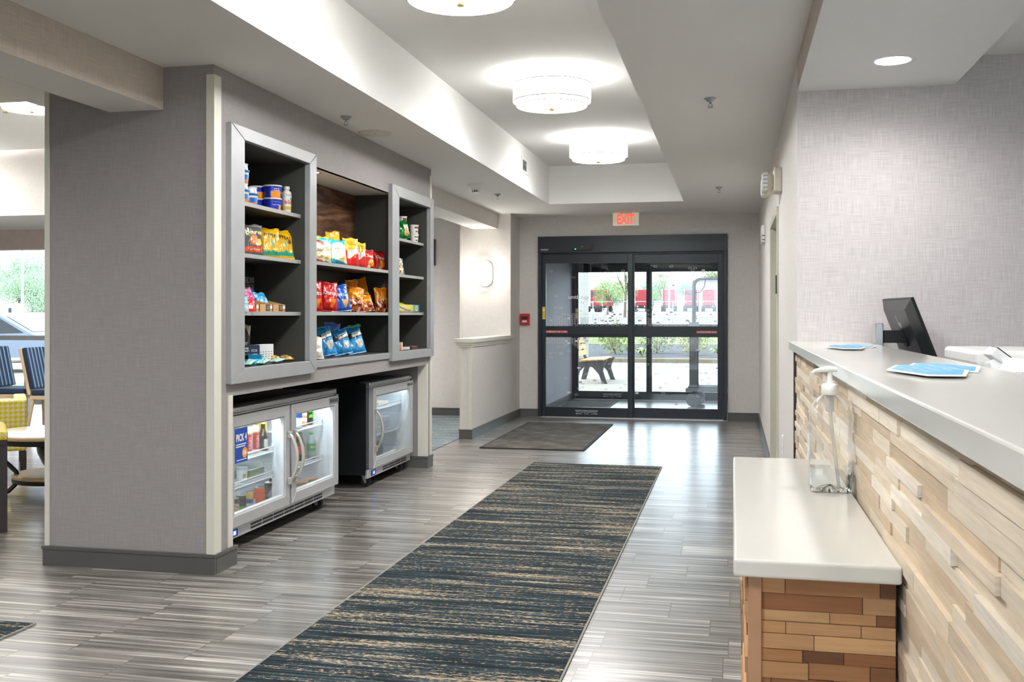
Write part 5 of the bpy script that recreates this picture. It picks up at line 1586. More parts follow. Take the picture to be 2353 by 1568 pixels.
for i, (yy, c) in enumerate(((6.29, 'c88a5a'), (6.42, 'd08a64'))):
    t = thing('sandwich_pack', ['wrapped sandwich at the near side of the fridge floor', 'wrapped sandwich with red filling on the fridge floor'][i], 'sandwich', (-2.80, yy, FB), R(20 + 30 * i), group='wrapped sandwiches in the fridge')
    b = MB()
    for k, cc in enumerate((c, 'c8503c', '8aa060', c)): b.box(-.05, .05, -.045, .045, .001 + k * .017, .017 + k * .017, m_print, hx(cc))
    build('bread', b, t, world=False, bevel=.006)
    build('wrap', MB().box(-.055, .055, -.05, .05, .0006, .074, m_clear), t, world=False)
# promotional sticker on the pane
xg = -2.69 + .004 + .0356
b = MB().box(xg, xg + .0006, 5.095, 5.245, .49, .68, m_matte, hx('1848a8'))
P = lambda a, q: (xg + .0012, 5.172 + a, .585 + q)
b.text('PICK 4', lambda a, q: P(a, q + .042), m_matte, WH, w=.125, h=.042, bold=.04)
b.box(xg + .0006, xg + .001, 5.108, 5.228, .587, .593, m_matte, WH).box(xg + .0006, xg + .001, 5.108, 5.215, .575, .581, m_matte, WH).box(xg + .0006, xg + .001, 5.115, 5.235, .502, .506, m_matte, WH)
b.add([(xg + .0012, 5.21 + .031 * math.cos(k * math.pi / 12), .54 + .030 * math.sin(k * math.pi / 12)) for k in range(24)], [tuple(range(24))], m_matte, hx('f2a02c'))
b.text('$6', lambda a, q: (xg + .0016, 5.21 + a, .54 + q), m_matte, WH, w=.04, h=.03, bold=.02)
solo('promo_sticker', b, 'blue PICK 4 price sticker on the first fridge pane', 'sticker')

# freezer contents
cr = [('c8a89c', 7.62, 7.73, .05), ('8a3a34', 7.62, 7.73, .05), ('9c4a3c', 7.62, 7.73, .045)]
FZ1, FZ2 = .5635, .3605
for i, (c, y0, y1, h) in enumerate(cr):
    crate('frozen_meal_box', ['lowest red frozen meal box on the freezer upper shelf', 'middle red frozen meal box on the freezer upper shelf', 'topmost red frozen meal box on the freezer upper shelf'][i], -2.92, -2.80, y0, y1, FZ1 + i * .051, .05, hx(['8f3e34', '7a2e2c', 'a8453c'][i]), 'frozen meal', 'frozen meal boxes')
crate('frozen_meal_box', 'cream frozen meal box lying beside the red stack', -2.92, -2.79, 7.78, 8.02, FZ1, .035, hx('d8cdb0'), 'frozen meal', 'frozen meal boxes')
for i in range(4):
    crate('frozen_meal_box', ['lowest white frozen meal box of the freezer middle stack', 'second white frozen meal box of the freezer middle stack', 'third white frozen meal box of the freezer middle stack', 'topmost white frozen meal box of the freezer middle stack'][i], -2.92, -2.79 - .006 * (i % 2), 7.62, 7.90, FZ2 + i * .037, .036, hx('e6e8ec'), 'frozen meal', 'frozen meal boxes', ('ENTREE', hx('28344a')))
for i in range(3):
    crate('frozen_meal_box', ['lowest white frozen meal box at the far side of the freezer', 'second white frozen meal box at the far side of the freezer', 'topmost white frozen meal box at the far side of the freezer'][i], -2.92, -2.79, 7.91, 8.06, FZ2 + i * .037, .036, hx('dfe2e6'), 'frozen meal', 'frozen meal boxes', ('MEAL', hx('28344a')))
crate('frozen_bag', 'dark green frozen bag on the freezer floor', -2.94, -2.80, 7.62, 7.93, FB, .09, hx('46503c'), 'frozen bag')
crate('frozen_bag', 'brown frozen bag lying over the green one', -2.93, -2.80, 7.62, 7.90, FB + .091, .05, hx('6a4838'), 'frozen bag')
crate('frozen_bag', 'small yellow frozen bag at the front of the freezer floor', -2.78, -2.73, 7.55, 7.64, FB, .055, hx('e8cc4a'), 'frozen bag')

# ------------------------------------------------------------------ reception counter
def cladding(b, axis, at, sgn, a0, a1, z0, z1, seed, dark=0.0, rowh=0.0395, proud=(.004, .016), lens=(.2, .62)):
    """rows of split oak strips of uneven thickness"""
    rnd = random.Random(seed)
    pal = ['dccdb8', 'e2d6c4', 'cfbda6', 'd6c5ae', 'e8ddcc', 'c6b094', 'dfd0ba', 'cdb99e']
    if dark: pal = ['b8895c', '8a5a34', '6f4527', 'c49a6c', 'a5744a', 'd0a878', '7d5231', 'b58a60']  # same oak: deeper browns hold the shade, the paler set strong light
    zs = [z0]
    while zs[-1] < z1 - .012: zs.append(min(z1, zs[-1] + rnd.uniform(.021, .034)))
    zs[-1] = z1
    for k in range(len(zs) - 1):
        p = a0 - rnd.random() * .3
        while p < a1:
            L = rnd.uniform(*lens)
            q0, q1 = max(a0, p), min(a1, p + L)
            if q1 - q0 > .004:
                d = rnd.uniform(*proud)
                c = hx(rnd.choice(pal)); f = rnd.uniform(.88, 1.08)
                c = tuple(min(1, v * f) for v in c)
                zz0, zz1 = zs[k] + .0005, zs[k + 1] - .0005
                if axis == 'x': b.box(at, at + sgn * d, q0 + .0006, q1 - .0006, zz0, zz1, m_plank, c)
                else: b.box(q0 + .0006, q1 - .0006, at, at + sgn * d, zz0, zz1, m_plank, c)
            p += L
m_dkback = mat('dark_backing_board', hx('4a3526'), 0.8, var=0.15)

t = thing('reception_counter', 'reception counter with cream quartz top and split oak cladding', 'counter', (0.45, 2.7, 0))
build('worktop', MB().box(0.268, 0.618, 0.25, 5.236, 1.132, 1.172, m_quartz), t, bevel=0.004)
build('carcass', MB().box(0.312, 0.60, 0.3, 5.235, 0, 1.13, m_dkback), t)
b = MB()
cladding(b, 'x', 0.312, -1, 0.3, 5.225, 0.0, 1.130, 21)
build('oak_cladding', b, t)
build('end_strip', MB().box(0.292, 0.312, 5.226, 5.236, 0, 1.131, m_dkwood), t)

t = thing('low_counter', 'lower quartz topped ledge with oak cladding in front of the reception counter', 'counter', (0.15, 2.64, 0))
build('worktop', MB().box(0.0, 0.297, 1.935, 3.335, 0.814, 0.848, m_quartz), t, bevel=0.006, seg=3)
build('carcass', MB().box(0.035, 0.294, 1.985, 3.30, 0, 0.813, m_dkback), t)
b = MB()
cladding(b, 'y', 1.985, -1, 0.052, 0.292, 0.0, 0.812, 5, 1.0, .0385, (.003, .012), (.07, .22))
cladding(b, 'x', 0.035, -1, 1.99, 3.295, 0.0, 0.812, 9, 1.0)
build('oak_cladding', b, t)
m_post = mat('oak_corner_post', hx('b48a68'), 0.55, var=0.12, scale=14)
build('corner_post', MB().box(0.027, 0.052, 1.968, 1.989, 0, 0.812, m_post), t, bevel=0.002)

# pump bottle of sanitiser
x, y, z = 0.243, 2.735, 0.848
t = thing('pump_bottle', 'big clear pump bottle of hand sanitiser on the low counter', 'bottle', (x, y, z))
def sq_section(hw, hd, r, n=5):
    out = []
    for (sx, sy, a0) in ((1, 1, 0), (-1, 1, 90), (-1, -1, 180), (1, -1, 270)):
        for k in range(n + 1):
            a = R(a0 + 90 * k / n)
            out.append((sx * (hw - r) + r * math.cos(a), sy * (hd - r) + r * math.sin(a)))
    return out
def loft(b, secs, m, cap0=True, cap1=False):
    vs, fs = [], []
    n = len(secs[0][0])
    for (pts, zz) in secs:
        vs += [(p[0], p[1], zz) for p in pts]
    for k in range(len(secs) - 1):
        for i in range(n): fs.append((k * n + i, k * n + (i + 1) % n, (k + 1) * n + (i + 1) % n, (k + 1) * n + i))
    b.add(vs, fs, m, None, True)
    if cap0: b.add(vs[:n], [tuple(reversed(range(n)))], m)
    if cap1: b.add(vs[-n:], [tuple(range(n))], m)
HW, HD = .053, .040
prof = [(.92, 0.0006), (1, .008), (1, .05), (.97, .056), (.97, .062), (1, .068), (1, .075), (.965, .080), (.965, .165), (1, .17), (1, .19), (.97, .205), (.84, .222), (.64, .236), (.44, .246), (.32, .250), (.30, .258)]
b = MB()
secs = []
for (f, zz) in prof:
    g = max(0, (zz - .19) / .068)
    hw, hd = HW * f, HD * (f if f > .9 else max(f, .30 * HW / HD))
    r = min(hw, hd) * (.38 + .6 * min(1, g))
    secs.append((sq_section(hw, hd, r), zz))
loft(b, secs, m_clear)
bt = build('bottle_body', b, t, world=False)
m_gel = glass_mat('clear_gel', (0.93, 0.96, 0.97), 1.0, 0.0)
b = MB()
loft(b, [(sq_section(HW * f - .003, HD * f - .003, .013), zz) for f, zz in ((.9, .003), (1, .009), (1, .049), (.97, .056), (.97, .062))], m_gel, True, True)
for k in range(5):
    a = k * 2 * math.pi / 5 + .3
    b.tube([(0, 0, .016), (.022 * math.cos(a), .018 * math.sin(a), .010), (.036 * math.cos(a), .028 * math.sin(a), .004)], [.002, .003, .002], m_gel, 6)
build('gel', b, t, world=False)
m_milky = glass_mat('milky_tube', (0.94, 0.95, 0.95), 0.5, 0.3, 0.7, (.9, .9, .9))
b = MB().tube([(0, 0, .25), (.002, 0, .19), (.012, 0, .10), (.022, 0, .012)], .0045, m_milky, 10)
build('dip_tube', b, t, world=False)
b = MB().lathe([(.020, .248), (.0215, .250), (.0215, .272), (.018, .276), (.009, .277)], m_white, (0, 0, 0), 28)
b.cyl((0, 0, .276), (0, 0, .284), .011, m_white).cyl((0, 0, .284), (0, 0, .305), .0065, m_white)
b.cyl((0, 0, .205), (0, 0, .250), .0105, m_milky)
build('pump_collar', b, t, world=False)
b = MB()
pts = [(.018, 0, .312), (.0, 0, .314), (-.02, 0, .312), (-.036, 0, .309), (-.044, 0, .304)]
b.tube(pts, [.006, .0085, .007, .005, .0035], m_white, 12)
build('pump_head', b, t, world=False)
b = MB().box(-.054, -.0505, -.022, .022, .08, .165, m_clear)
b.box(-.0542, -.054, -.02, .02, .085, .095, m_print, hx('5fa8d8'))
build('label_strip', b, t, world=False)

# hexagonal safety cards on the worktop
m_cardblue = mat('card_sky_blue', hx('4fb0e0'), 0.35, var=0.02)
def hexcard(label, cx, cy, rot, zt, L=.40, W=.175, lines=4):
    t = thing('hexagon_card', label, 'card', (cx, cy, zt), R(rot), group='hexagonal cards on the reception counter')
    H = [(-L / 2, W * .21), (0, W / 2), (L / 2, W * .21), (L / 2, -W * .21), (0, -W / 2), (-L / 2, -W * .21)]
    build('board', MB().prism(H[::-1], 'z', .0006, .0036, m_white), t, world=False, bevel=.0008)
    b = MB()
    I = [(p[0] * .93, p[1] * .88) for p in H][::-1]
    b.add([(p[0], p[1], .0040) for p in I], [tuple(range(6))], m_cardblue)
    for k in range(lines):
        b.text(['please keep your distance', 'thank you for helping us', 'stay safe and healthy', 'welcome'][k], lambda a, q, k=k: (a * 1.0, .045 - k * .028 + q, .0044), m_decal, w=[.19, .21, .18, .10][k], h=.013, bold=.01)
    build('blue_print', b, t, world=False)
hexcard('hexagonal sky blue card lying half under another, nearer the viewer', .495, 2.625, 90, 1.172, .40, .17)
hexcard('larger hexagonal sky blue card on top, nearer the viewer', .422, 2.41, 90, 1.1757, .42, .175)
hexcard('hexagonal sky blue card under its twin, farther along the counter', .500, 4.37, 90, 1.172, .40, .145)
hexcard('hexagonal sky blue card on top, farther along the counter', .424, 4.12, 90, 1.1757, .46, .155)

# lower desk, monitor, printer with a count sheet, card terminal
t = thing('reception_desk', 'white work surface hidden behind the reception counter', 'desk', (1.0, 3.6, 0))
build('desk_top', MB().box(0.602, 1.35, 1.0, 5.23, 0.73, 0.76, m_white), t)
build('desk_side', MB().box(0.64, 1.33, 1.05, 1.08, 0, .73, m_white).box(0.64, 1.33, 5.19, 5.22, 0, .73, m_white), t)

t = thing('computer_monitor', 'black computer monitor seen from behind on a silver stand', 'monitor', (0.80, 4.92, 0.76), R(6))
m_monback = mat('satin_black_plastic', hx('2b2d30'), 0.33, var=0.03)
Mt = Matrix.Translation((-.022, 0, .46)) @ Matrix.Rotation(R(-21), 4, 'Y')
b = MB(); b.T = Mt
b.box(.004, .018, -.245, .245, -.165, .165, m_black)
build('screen', b, t, world=False, bevel=.002)
b = MB(); b.T = Mt
b.add([(.004, -.24, -.16), (.004, .24, -.16), (.004, .24, .16), (.004, -.24, .16), (-.022, -.18, -.12), (-.022, .18, -.12), (-.022, .18, .12), (-.022, -.18, .12)], [(4, 7, 6, 5), (0, 4, 5, 1), (1, 5, 6, 2), (2, 6, 7, 3), (3, 7, 4, 0)], m_monback)
bk_ = build('back_shell', b, t, world=False, bevel=.004)
b = MB(); b.T = Mt
P = lambda yy, zz: (-.0235, yy, zz)
for (y0, z0, y1, z1) in ((.012, .03, .006, .075), (.006, .03, .006, .075)): pass
b.box(-.0235, -.022, .006, .010, .035, .095, m_alu).box(-.0235, -.022, -.004, .006, .052, .058, m_alu).box(-.0235, -.022, -.006, -.002, .03, .058, m_alu).box(-.0235, -.022, -.016, -.012, .01, .058, m_alu).box(-.0235, -.022, -.024, -.016, .052, .058, m_alu).box(-.0235, -.022, -.026, -.022, .03, .058, m_alu)
build('emblem', b, bk_, world=False)
b = MB().box(-.135, -.015, -.03, .03, .415, .472, m_black)
b.cyl((-.045, 0, .445), (-.02, 0, .452), .05, m_black)
build('stand_arm', b, t, world=False, bevel=.003)
build('stand_post', MB().box(-.172, -.138, -.032, .032, .012, .505, m_steel), t, world=False, bevel=.004)
build('stand_base', MB().box(-.19, .06, -.12, .12, .0006, .012, m_steel), t, world=False, bevel=.004)

t = thing('label_printer', 'white desktop printer behind the counter with a sheet in its tray', 'printer', (0.93, 3.35, 0.76))
b = MB().box(.68, 1.2, 3.12, 3.62, .7606, 1.15, m_white)
build('body', b, t, bevel=.02)
build('lid', MB().box(.685, 1.2, 3.16, 3.62, 1.152, 1.198, m_white), t, bevel=.012)
build('paper_slot', MB().box(.74, .80, 3.117, 3.122, 1.12, 1.13, m_black), t)
t = thing('count_sheet', 'curled white count sheet standing at the printer front', 'paper', (0.85, 2.95, .76))
vsx, fsx = [], []
for i in range(17):
    a = -1.0 + 2.0 * i / 16
    px, py = .82 + .17 * math.sin(a), 3.09 - .16 * math.cos(a) + .02
    vsx += [(px, py, .7606), (px, py - .03, 1.175 + .012 * math.sin(i * .5))]
for i in range(16): fsx.append((2 * i, 2 * i + 2, 2 * i + 3, 2 * i + 1))
b = MB().add(vsx, fsx, m_paper, None, True)
sh = build('sheet', b, t)
s_ = sh.modifiers.new('thickness', 'SOLIDIFY'); s_.thickness = .0006
b = MB()
def onsheet(a, q):
    th = a / .17
    return (.82 + .1712 * math.sin(th), 3.11 - .1615 * math.cos(th) - .03 * max(0, (1.15 + q - .7606) / .415) - .0012, 1.15 + q)
b.text('COUNT SHEET', lambda a, q: onsheet(a - .05, q - .005), m_base, w=.075, h=.008)
for k in range(4):
    y_ = -.028 - k * .011
    vv = []
    for i in range(9):
        a = -.06 + .2 * i / 8
        vv += [onsheet(a, y_), onsheet(a, y_ - .0016)]
    b.add(vv, [(2 * i, 2 * i + 2, 2 * i + 3, 2 * i + 1) for i in range(8)], m_base)
build('printed_text', b, sh)
t = thing('card_terminal', 'white card terminal with a dark screen tilted over the counter edge', 'card reader', (0.71, 2.98, .76))
b = MB().cyl((.70, 3.0, .7606), (.70, 3.0, .775), .05, m_white).cyl((.70, 3.0, .775), (.70, 3.0, 1.16), .014, m_white).box(.675, .725, 2.985, 3.015, 1.13, 1.17, m_white)
build('stand', b, t, bevel=.002)
b = MB(); b.T = Matrix.Translation((.705, 3.0, 1.187)) @ Matrix.Rotation(R(38), 4, 'Y')
b.box(-.028, .052, -.04, .04, -.014, .014, m_white)
hd = build('reader_body', b, t, bevel=.005)
b = MB(); b.T = Matrix.Translation((.705, 3.0, 1.187)) @ Matrix.Rotation(R(38), 4, 'Y')
b.box(-.022, .046, -.034, .034, .0145, .017, m_black)
build('screen', b, hd)

# ------------------------------------------------------------------ lounge
def armchair(label, loc, rotz):
    t = thing('armchair', label, 'armchair', loc, rotz, group='yellow houndstooth armchairs')
    W, D, H = .70, .70, .60
    build('seat_cushion', MB().box(-W / 2 + .10, W / 2 - .10, -D / 2 + .02, D / 2 - .16, .24, .40, m_hound), t, world=False, bevel=.025, seg=3)
    build('backrest', MB().box(-W / 2, W / 2, D / 2 - .155, D / 2, .17, H, m_hound), t, world=False, bevel=.02, seg=3)
    for s in (-1, 1):
        xa, xb = sorted((s * W / 2, s * (W / 2 - .095)))
        build('armrest', MB().box(xa + .012, xb - .012, -D / 2 + .055, D / 2 - .16, .24, .515, m_hound), t, world=False, bevel=.012)
        build('arm_pad', MB().box(xa, xb, -D / 2, D / 2 - .157, .551, .60, m_hound), t, world=False, bevel=.012)
        build('arm_rail', MB().box(xa + .003, xb - .003, -D / 2 + .003, D / 2 - .16, .518, .55, m_dkwood), t, world=False, bevel=.003)
    build('seat_base', MB().box(-W / 2 + .1, W / 2 - .1, -D / 2 + .05, D / 2 - .16, .17, .238, m_hound), t, world=False, bevel=.01)
    b = MB().box(-W / 2 + .05, W / 2 - .05, -D / 2 + .01, -D / 2 + .045, .19, .235, m_dkwood)
    build('front_rail', b, t, world=False, bevel=.003)
    for sx in (-1, 1):
        for sy, top in ((-1, .517), (1, .168)):
            cx, cy = sx * (W / 2 - .028), sy * (D / 2 - .028)
            build('leg', MB().box(cx - .024, cx + .024, cy - .026, cy + .026, 0, top, m_dkwood), t, world=False, bevel=.003)
    return t
armchair('yellow houndstooth armchair whose dark corner leg is cut by the left edge', (-4.745, 5.375, 0), R(40))
armchair('yellow houndstooth armchair behind the round coffee table', (-6.25, 7.50, 0), R(219))

t = thing('coffee_table', 'round two-tier coffee table with curved dark legs in the lounge', 'table', (-4.84, 6.62, 0))
m_tabletop = mat('pale_stone_top', hx('e9e4da'), 0.10, var=0.03, scale=60)
m_tabedge = mat('beige_table_edge', hx('cdb493'), 0.4, var=0.05)
b = MB().lathe([(0, .455), (.44, .455), (.44, .455), (.452, .448)], m_tabletop, (0, 0, 0), 56).lathe([(.452, .448), (.458, .436), (.452, .424), (0, .424)], m_tabedge, (0, 0, 0), 56)
build('table_top', b, t, world=False)
build('apron', MB().lathe([(.43, .423), (.43, .385), (.41, .385), (.41, .423)], m_black, (0, 0, 0), 56), t, world=False)
b = MB().lathe([(0, .15), (.31, .15), (.31, .15), (.325, .143), (.325, .125), (0, .125)], m_tabedge, (0, 0, 0), 48)
build('lower_shelf', b, t, world=False)
build('shelf_band', MB().lathe([(0, .124), (.32, .124), (.32, .124), (.322, .12), (.322, .095), (0, .095)], m_black, (0, 0, 0), 48), t, world=False)
build('pedestal', MB().lathe([(.07, .151), (.12, .22), (.155, .30), (.165, .38), (0, .384)], m_blackmetal, (0, 0, 0), 40), t, world=False)
for k in range(4):
    a = R(35 + 90 * k)
    pr = [(.41, .384), (.415, .33), (.39, .27), (.33, .21), (.29, .165), (.28, .12), (.30, .07), (.34, .03), (.40, .008)]
    build('leg', MB().tube([(r * math.cos(a), r * math.sin(a), z) for r, z in pr], .017, m_blackmetal, 8), t, world=False)

def dining_chair(label, loc, rotz):
    t = thing('dining_chair', label, 'chair', loc, rotz, group='striped dining chairs by the lounge window')
    build('seat_pad', MB().box(-.22, .22, -.22, .2, .40, .465, m_stripe), t, world=False, bevel=.015)
    build('seat_frame', MB().box(-.22, .22, -.215, .21, .355, .399, m_blond), t, world=False, bevel=.004)
    b = MB(); b.T = Matrix.Translation((0, .21, .44)) @ Matrix.Rotation(R(-12), 4, 'X')
    b.box(-.215, .215, -.055, -.002, .03, .50, m_stripe)
    build('back_pad', b, t, world=False, bevel=.012)
    b = MB(); b.T = Matrix.Translation((0, .21, .44)) @ Matrix.Rotation(R(-12), 4, 'X')
    b.box(-.22, .22, .0, .035, -.03, .50, m_blond)
    build('back_frame', b, t, world=False, bevel=.006)
    for sx in (-1, 1):
        build('leg', MB().tube([(sx * .195, -.195, .354), (sx * .195, -.2, 0)], [.024, .017], m_blond, 8), t, world=False)
        build('leg', MB().tube([(sx * .195, .19, .354), (sx * .2, .25, 0)], [.024, .017], m_blond, 8), t, world=False)
    return t
dining_chair('striped dining chair facing right, closest to the taupe block', (-7.52, 10.25, 0), R(98))
dining_chair('striped dining chair turned to the window behind another striped chair', (-7.42, 10.98, 0), R(-115))
dining_chair('striped dining chair cut off by the left edge of the photo', (-8.12, 10.35, 0), R(95))
t = thing('dining_table', 'pale dining table by the lounge window at the left edge', 'table', (-8.95, 10.9, 0))
build('table_top', MB().box(-9.5, -8.52, 10.55, 11.25, .735, .765, m_tabletop), t, bevel=.008)
for xx in (-9.42, -8.64):
    for yy in (10.62, 11.18): build('leg', MB().box(xx - .025, xx + .025, yy - .025, yy + .025, 0, .735, m_galv), t)

# ------------------------------------------------------------------ luggage cart in the vestibule
t = thing('luggage_cart', 'steel bellman luggage cart parked in the vestibule', 'luggage cart', (-0.15, 14.95, 0))
cx0, cx1, cy0, cy1 = -.66, .42, 14.62, 15.25
build('platform', MB().box(cx0, cx1, cy0, cy1, .215, .27, m_galv), t, bevel=.01)
build('deck_carpet', MB().box(cx0 + .03, cx1 - .03, cy0 + .03, cy1 - .03, .271, .278, m_rubber), t)
for yy in (cy0 + .06, cy1 - .06):
    pts = []
    r = .09
    x0_, x1_, zt_ = -.555, cx1 - .06, 1.83
    pts = [(x0_, yy, 1.2), (x0_, yy, zt_ - r)] + [(x0_ + r - r * math.cos(a), yy, zt_ - r + r * math.sin(a)) for a in (.4, .8, 1.2)] + [(x0_ + r, yy, zt_)]
    pts += [(x1_ - r, yy, zt_)] + [(x1_ - r + r * math.sin(a), yy, zt_ - r + r * math.cos(a)) for a in (.4, .8, 1.2)] + [(x1_, yy, zt_ - r), (x1_, yy, 1.2)]
    build('hoop', MB().tube(pts, .019, m_galv, 10), t)
    for xx in (x0_, x1_):
        b = MB()
        for dx in (-.045, -.015, .015, .045): b.tube([(xx + dx, yy, .27), (xx + dx, yy, 1.16)], .011, m_galv, 8)
        b.box(xx - .06, xx + .06, yy - .02, yy + .02, 1.15, 1.2, m_galv).box(xx - .06, xx + .06, yy - .02, yy + .02, .27, .31, m_galv)
        build('post_cluster', b, t)
b = MB()
b.tube([(x0_ + .02, cy0 + .06, 1.62), (x0_ + .10, cy0 + .06, 1.63), (x0_ + .15, cy0 + .06, 1.70), (x0_ + .17, cy0 + .06, 1.80), (x0_ + .165, cy0 + .06, 1.86)], .006, m_blackmetal, 6)
build('hanger_hook', b, t)
for (xx, yy) in ((-.56, 14.71), (-.50, 15.16), (.32, 14.71), (.32, 15.16)):
    f_ = build('caster_fork', MB().box(xx - .03, xx + .03, yy - .045, yy + .045, .20, .214, m_cartgrey).prism([(xx - .04, .2), (xx + .03, .2), (xx + .0, .08), (xx - .03, .08)], 'y', yy - .036, yy - .03, m_cartgrey).prism([(xx - .04, .2), (xx + .03, .2), (xx + .0, .08), (xx - .03, .08)], 'y', yy + .03, yy + .036, m_cartgrey), t)
    wb = MB().cyl((xx, yy - .025, .101), (xx, yy + .025, .101), .10, m_cartgrey, n=32)
    for k in range(5):
        a = k * 2 * math.pi / 5
        wb.tube([(xx + .012 * math.cos(a), yy - .027, .101 + .012 * math.sin(a)), (xx + .08 * math.cos(a), yy - .027, .101 + .08 * math.sin(a))], .006, m_galv, 6)
    build('wheel', wb, f_)

# ------------------------------------------------------------------ outdoors
struct('ground_porch', MB().box(-26, 26, 15.62, 20.7, -.12, 0, m_concrete).box(-40, -12.3, 8, 15.62, -.12, 0, m_concrete), 'pale concrete porch outside the doors', 'ground')
struct('ground_pavers', MB().box(-40, 26, 20.7, 28.1, -.12, 0, m_pavers), 'pale block paved drive in front of the porch', 'ground')
struct('kerb', MB().box(-40, 26, 28.1, 28.4, -.1, .12, m_kerb), 'tan concrete kerb along the planting bed', 'kerb', bevel=.02)
struct('planting_bed', MB().box(-40, 26, 28.4, 42, -.1, .10, m_mulch), 'dark mulch planting bed behind the kerb', 'planting bed')
struct('ground_lawn', MB().box(-70, 60, 42, 56, -.1, .12, m_grass), 'strip of bright lawn behind the planting bed', 'lawn')
b = MB()
gp = [(56, .05), (80, .3), (120, 1.0), (180, 2.0), (320, 3.0)]
for (p, q) in zip(gp, gp[1:]): b.quad((-260, p[0], p[1]), (200, p[0], p[1]), (200, q[0], q[1]), (-260, q[0], q[1]), m_asphalt)
b.quad((-260, -90, -.14), (200, -90, -.14), (200, 56, -.13), (-260, 56, -.13), m_asphalt)
struct('ground_lot', b, 'pale asphalt lorry lot in the distance', 'ground')
def gz(y):
    for (p, q) in zip(gp, gp[1:]):
        if p[0] <= y <= q[0]: return p[1] + (q[1] - p[1]) * (y - p[0]) / (q[0] - p[0])
    return .1

struct('porch_roof', MB().box(-26, 26, 15.85, 17.3, 2.6, 3.0, m_column), 'plain canopy edge over the entrance', 'roof')
t = thing('porch_column', 'pale square column at the far side of the drive', 'column', (-4.21, 29.2, 0.1), kind='structure')
build('shaft', MB().box(-4.32, -4.10, 29.1, 29.34, .1, 4.4, m_column), t)
build('joint_lines', MB().box(-4.322, -4.098, 29.098, 29.342, 1.55, 1.56, m_galv).box(-4.322, -4.098, 29.098, 29.342, 2.25, 2.26, m_galv), t)

t = thing('park_bench', 'outdoor bench with dark cast legs and tan slats outside the doors', 'bench', (-3.1, 19.9, 0))
for yy in (19.3, 20.6):
    b = MB()
    seat = [(-2.40, .44), (-2.36, .47), (-2.34, .45), (-2.39, .36), (-2.42, .25), (-2.36, .06), (-2.33, 0), (-2.43, 0), (-2.50, .18), (-2.62, .31), (-2.76, .33), (-2.86, .24), (-2.90, .10), (-2.93, 0), (-3.03, 0), (-2.98, .2), (-2.93, .34), (-2.98, .46), (-3.06, .75), (-3.10, .86), (-3.06, .87), (-2.93, .47), (-2.88, .41)]
    b.prism(seat, 'y', yy - .03, yy + .03, m_benchmetal)
    build('end_frame', b, t, bevel=.006)
for k in range(4):
    b = MB().box(-2.86 + k * .115, -2.765 + k * .115, 19.22, 20.72, .425 + .006 * k, .448 + .006 * k, m_benchslat)
    build('seat_slat', b, t, bevel=.003)
for k in range(3):
    b = MB(); b.T = Matrix.Translation((-2.935 - .035 * k, 19.97, .555 + .12 * k)) @ Matrix.Rotation(R(-14), 4, 'Y')
    b.box(-.012, .012, -.75, .75, -.05, .05, m_benchslat)
    build('back_slat', b, t, bevel=.003)

# plants, trees
def leafball(b, c, rad, n, size, cols, rnd, squash=1.0):
    for _ in range(n):
        while True:
            p = Vector((rnd.uniform(-1, 1), rnd.uniform(-1, 1), rnd.uniform(-1, 1)))
            if .25 < p.length < 1: break
        p = Vector((p.x * rad[0], p.y * rad[1], p.z * rad[2])) + Vector(c)
        e = Euler((rnd.uniform(0, 6.3), rnd.uniform(0, 6.3), rnd.uniform(0, 6.3))).to_matrix()
        s = size * rnd.uniform(.6, 1.4)
        q = [p + e @ Vector(v) for v in ((-s, 0, 0), (0, -s * .45, 0), (s, 0, 0), (0, s * .45, 0))]
        cc = hx(rnd.choice(cols)); f = rnd.uniform(.8, 1.2)
        b.add(q, [(0, 1, 2, 3)], m_leaf, tuple(min(1, x * f) for x in cc))
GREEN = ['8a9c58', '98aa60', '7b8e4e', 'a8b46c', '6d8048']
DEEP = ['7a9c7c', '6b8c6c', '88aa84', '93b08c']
def tree(label, x, y, h, w, seed, cols=GREEN, dens=1.0, base=None, clumps=9):
    rnd = random.Random(seed)
    z = gz(y) if base is None else base
    t = thing('broadleaf_tree', label, 'tree', (x, y, z - .1), group='trees beyond the lot')
    b = MB()
    tr = h * .022
    top = Vector((x + w * .04, y, z + h * .62))
    b.tube([(x, y, z - .1), (x + w * .02, y, z + h * .3), tuple(top)], [tr, tr * .8, tr * .35], m_bark, 8)
    cl = []
    for k in range(clumps):
        a = rnd.uniform(0, 6.3); rr = w * .5 * rnd.uniform(.2, .8); zz = z + h * rnd.uniform(.35, .88)
        p = Vector((x + rr * math.cos(a), y + rr * math.sin(a) * .7, zz)); cl.append(p)
        b.tube([(x + w * .02, y, z + h * .32), tuple((p + top) / 2), tuple(p)], [tr * .5, tr * .3, tr * .12], m_bark, 5)
    build('trunk', b, t)
    b = MB()
    for p in cl + [Vector((x, y, z + h * .85))]:
        r = w * rnd.uniform(.2, .32)
        leafball(b, p, (r, r, r * .8), int(900 * dens), w * .013, cols, rnd)
    build('foliage', b, t)
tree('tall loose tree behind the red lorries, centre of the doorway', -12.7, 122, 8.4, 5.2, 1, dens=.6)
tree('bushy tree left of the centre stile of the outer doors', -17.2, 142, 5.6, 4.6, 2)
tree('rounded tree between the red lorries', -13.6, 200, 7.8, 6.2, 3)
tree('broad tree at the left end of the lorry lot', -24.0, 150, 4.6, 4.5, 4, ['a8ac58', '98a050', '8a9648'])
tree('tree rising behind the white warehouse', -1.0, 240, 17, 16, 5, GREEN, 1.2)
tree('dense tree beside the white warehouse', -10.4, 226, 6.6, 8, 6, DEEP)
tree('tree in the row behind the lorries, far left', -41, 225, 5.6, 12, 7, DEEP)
tree('tree in the row behind the lorries, second from the left', -29, 232, 5.4, 11, 8, DEEP)
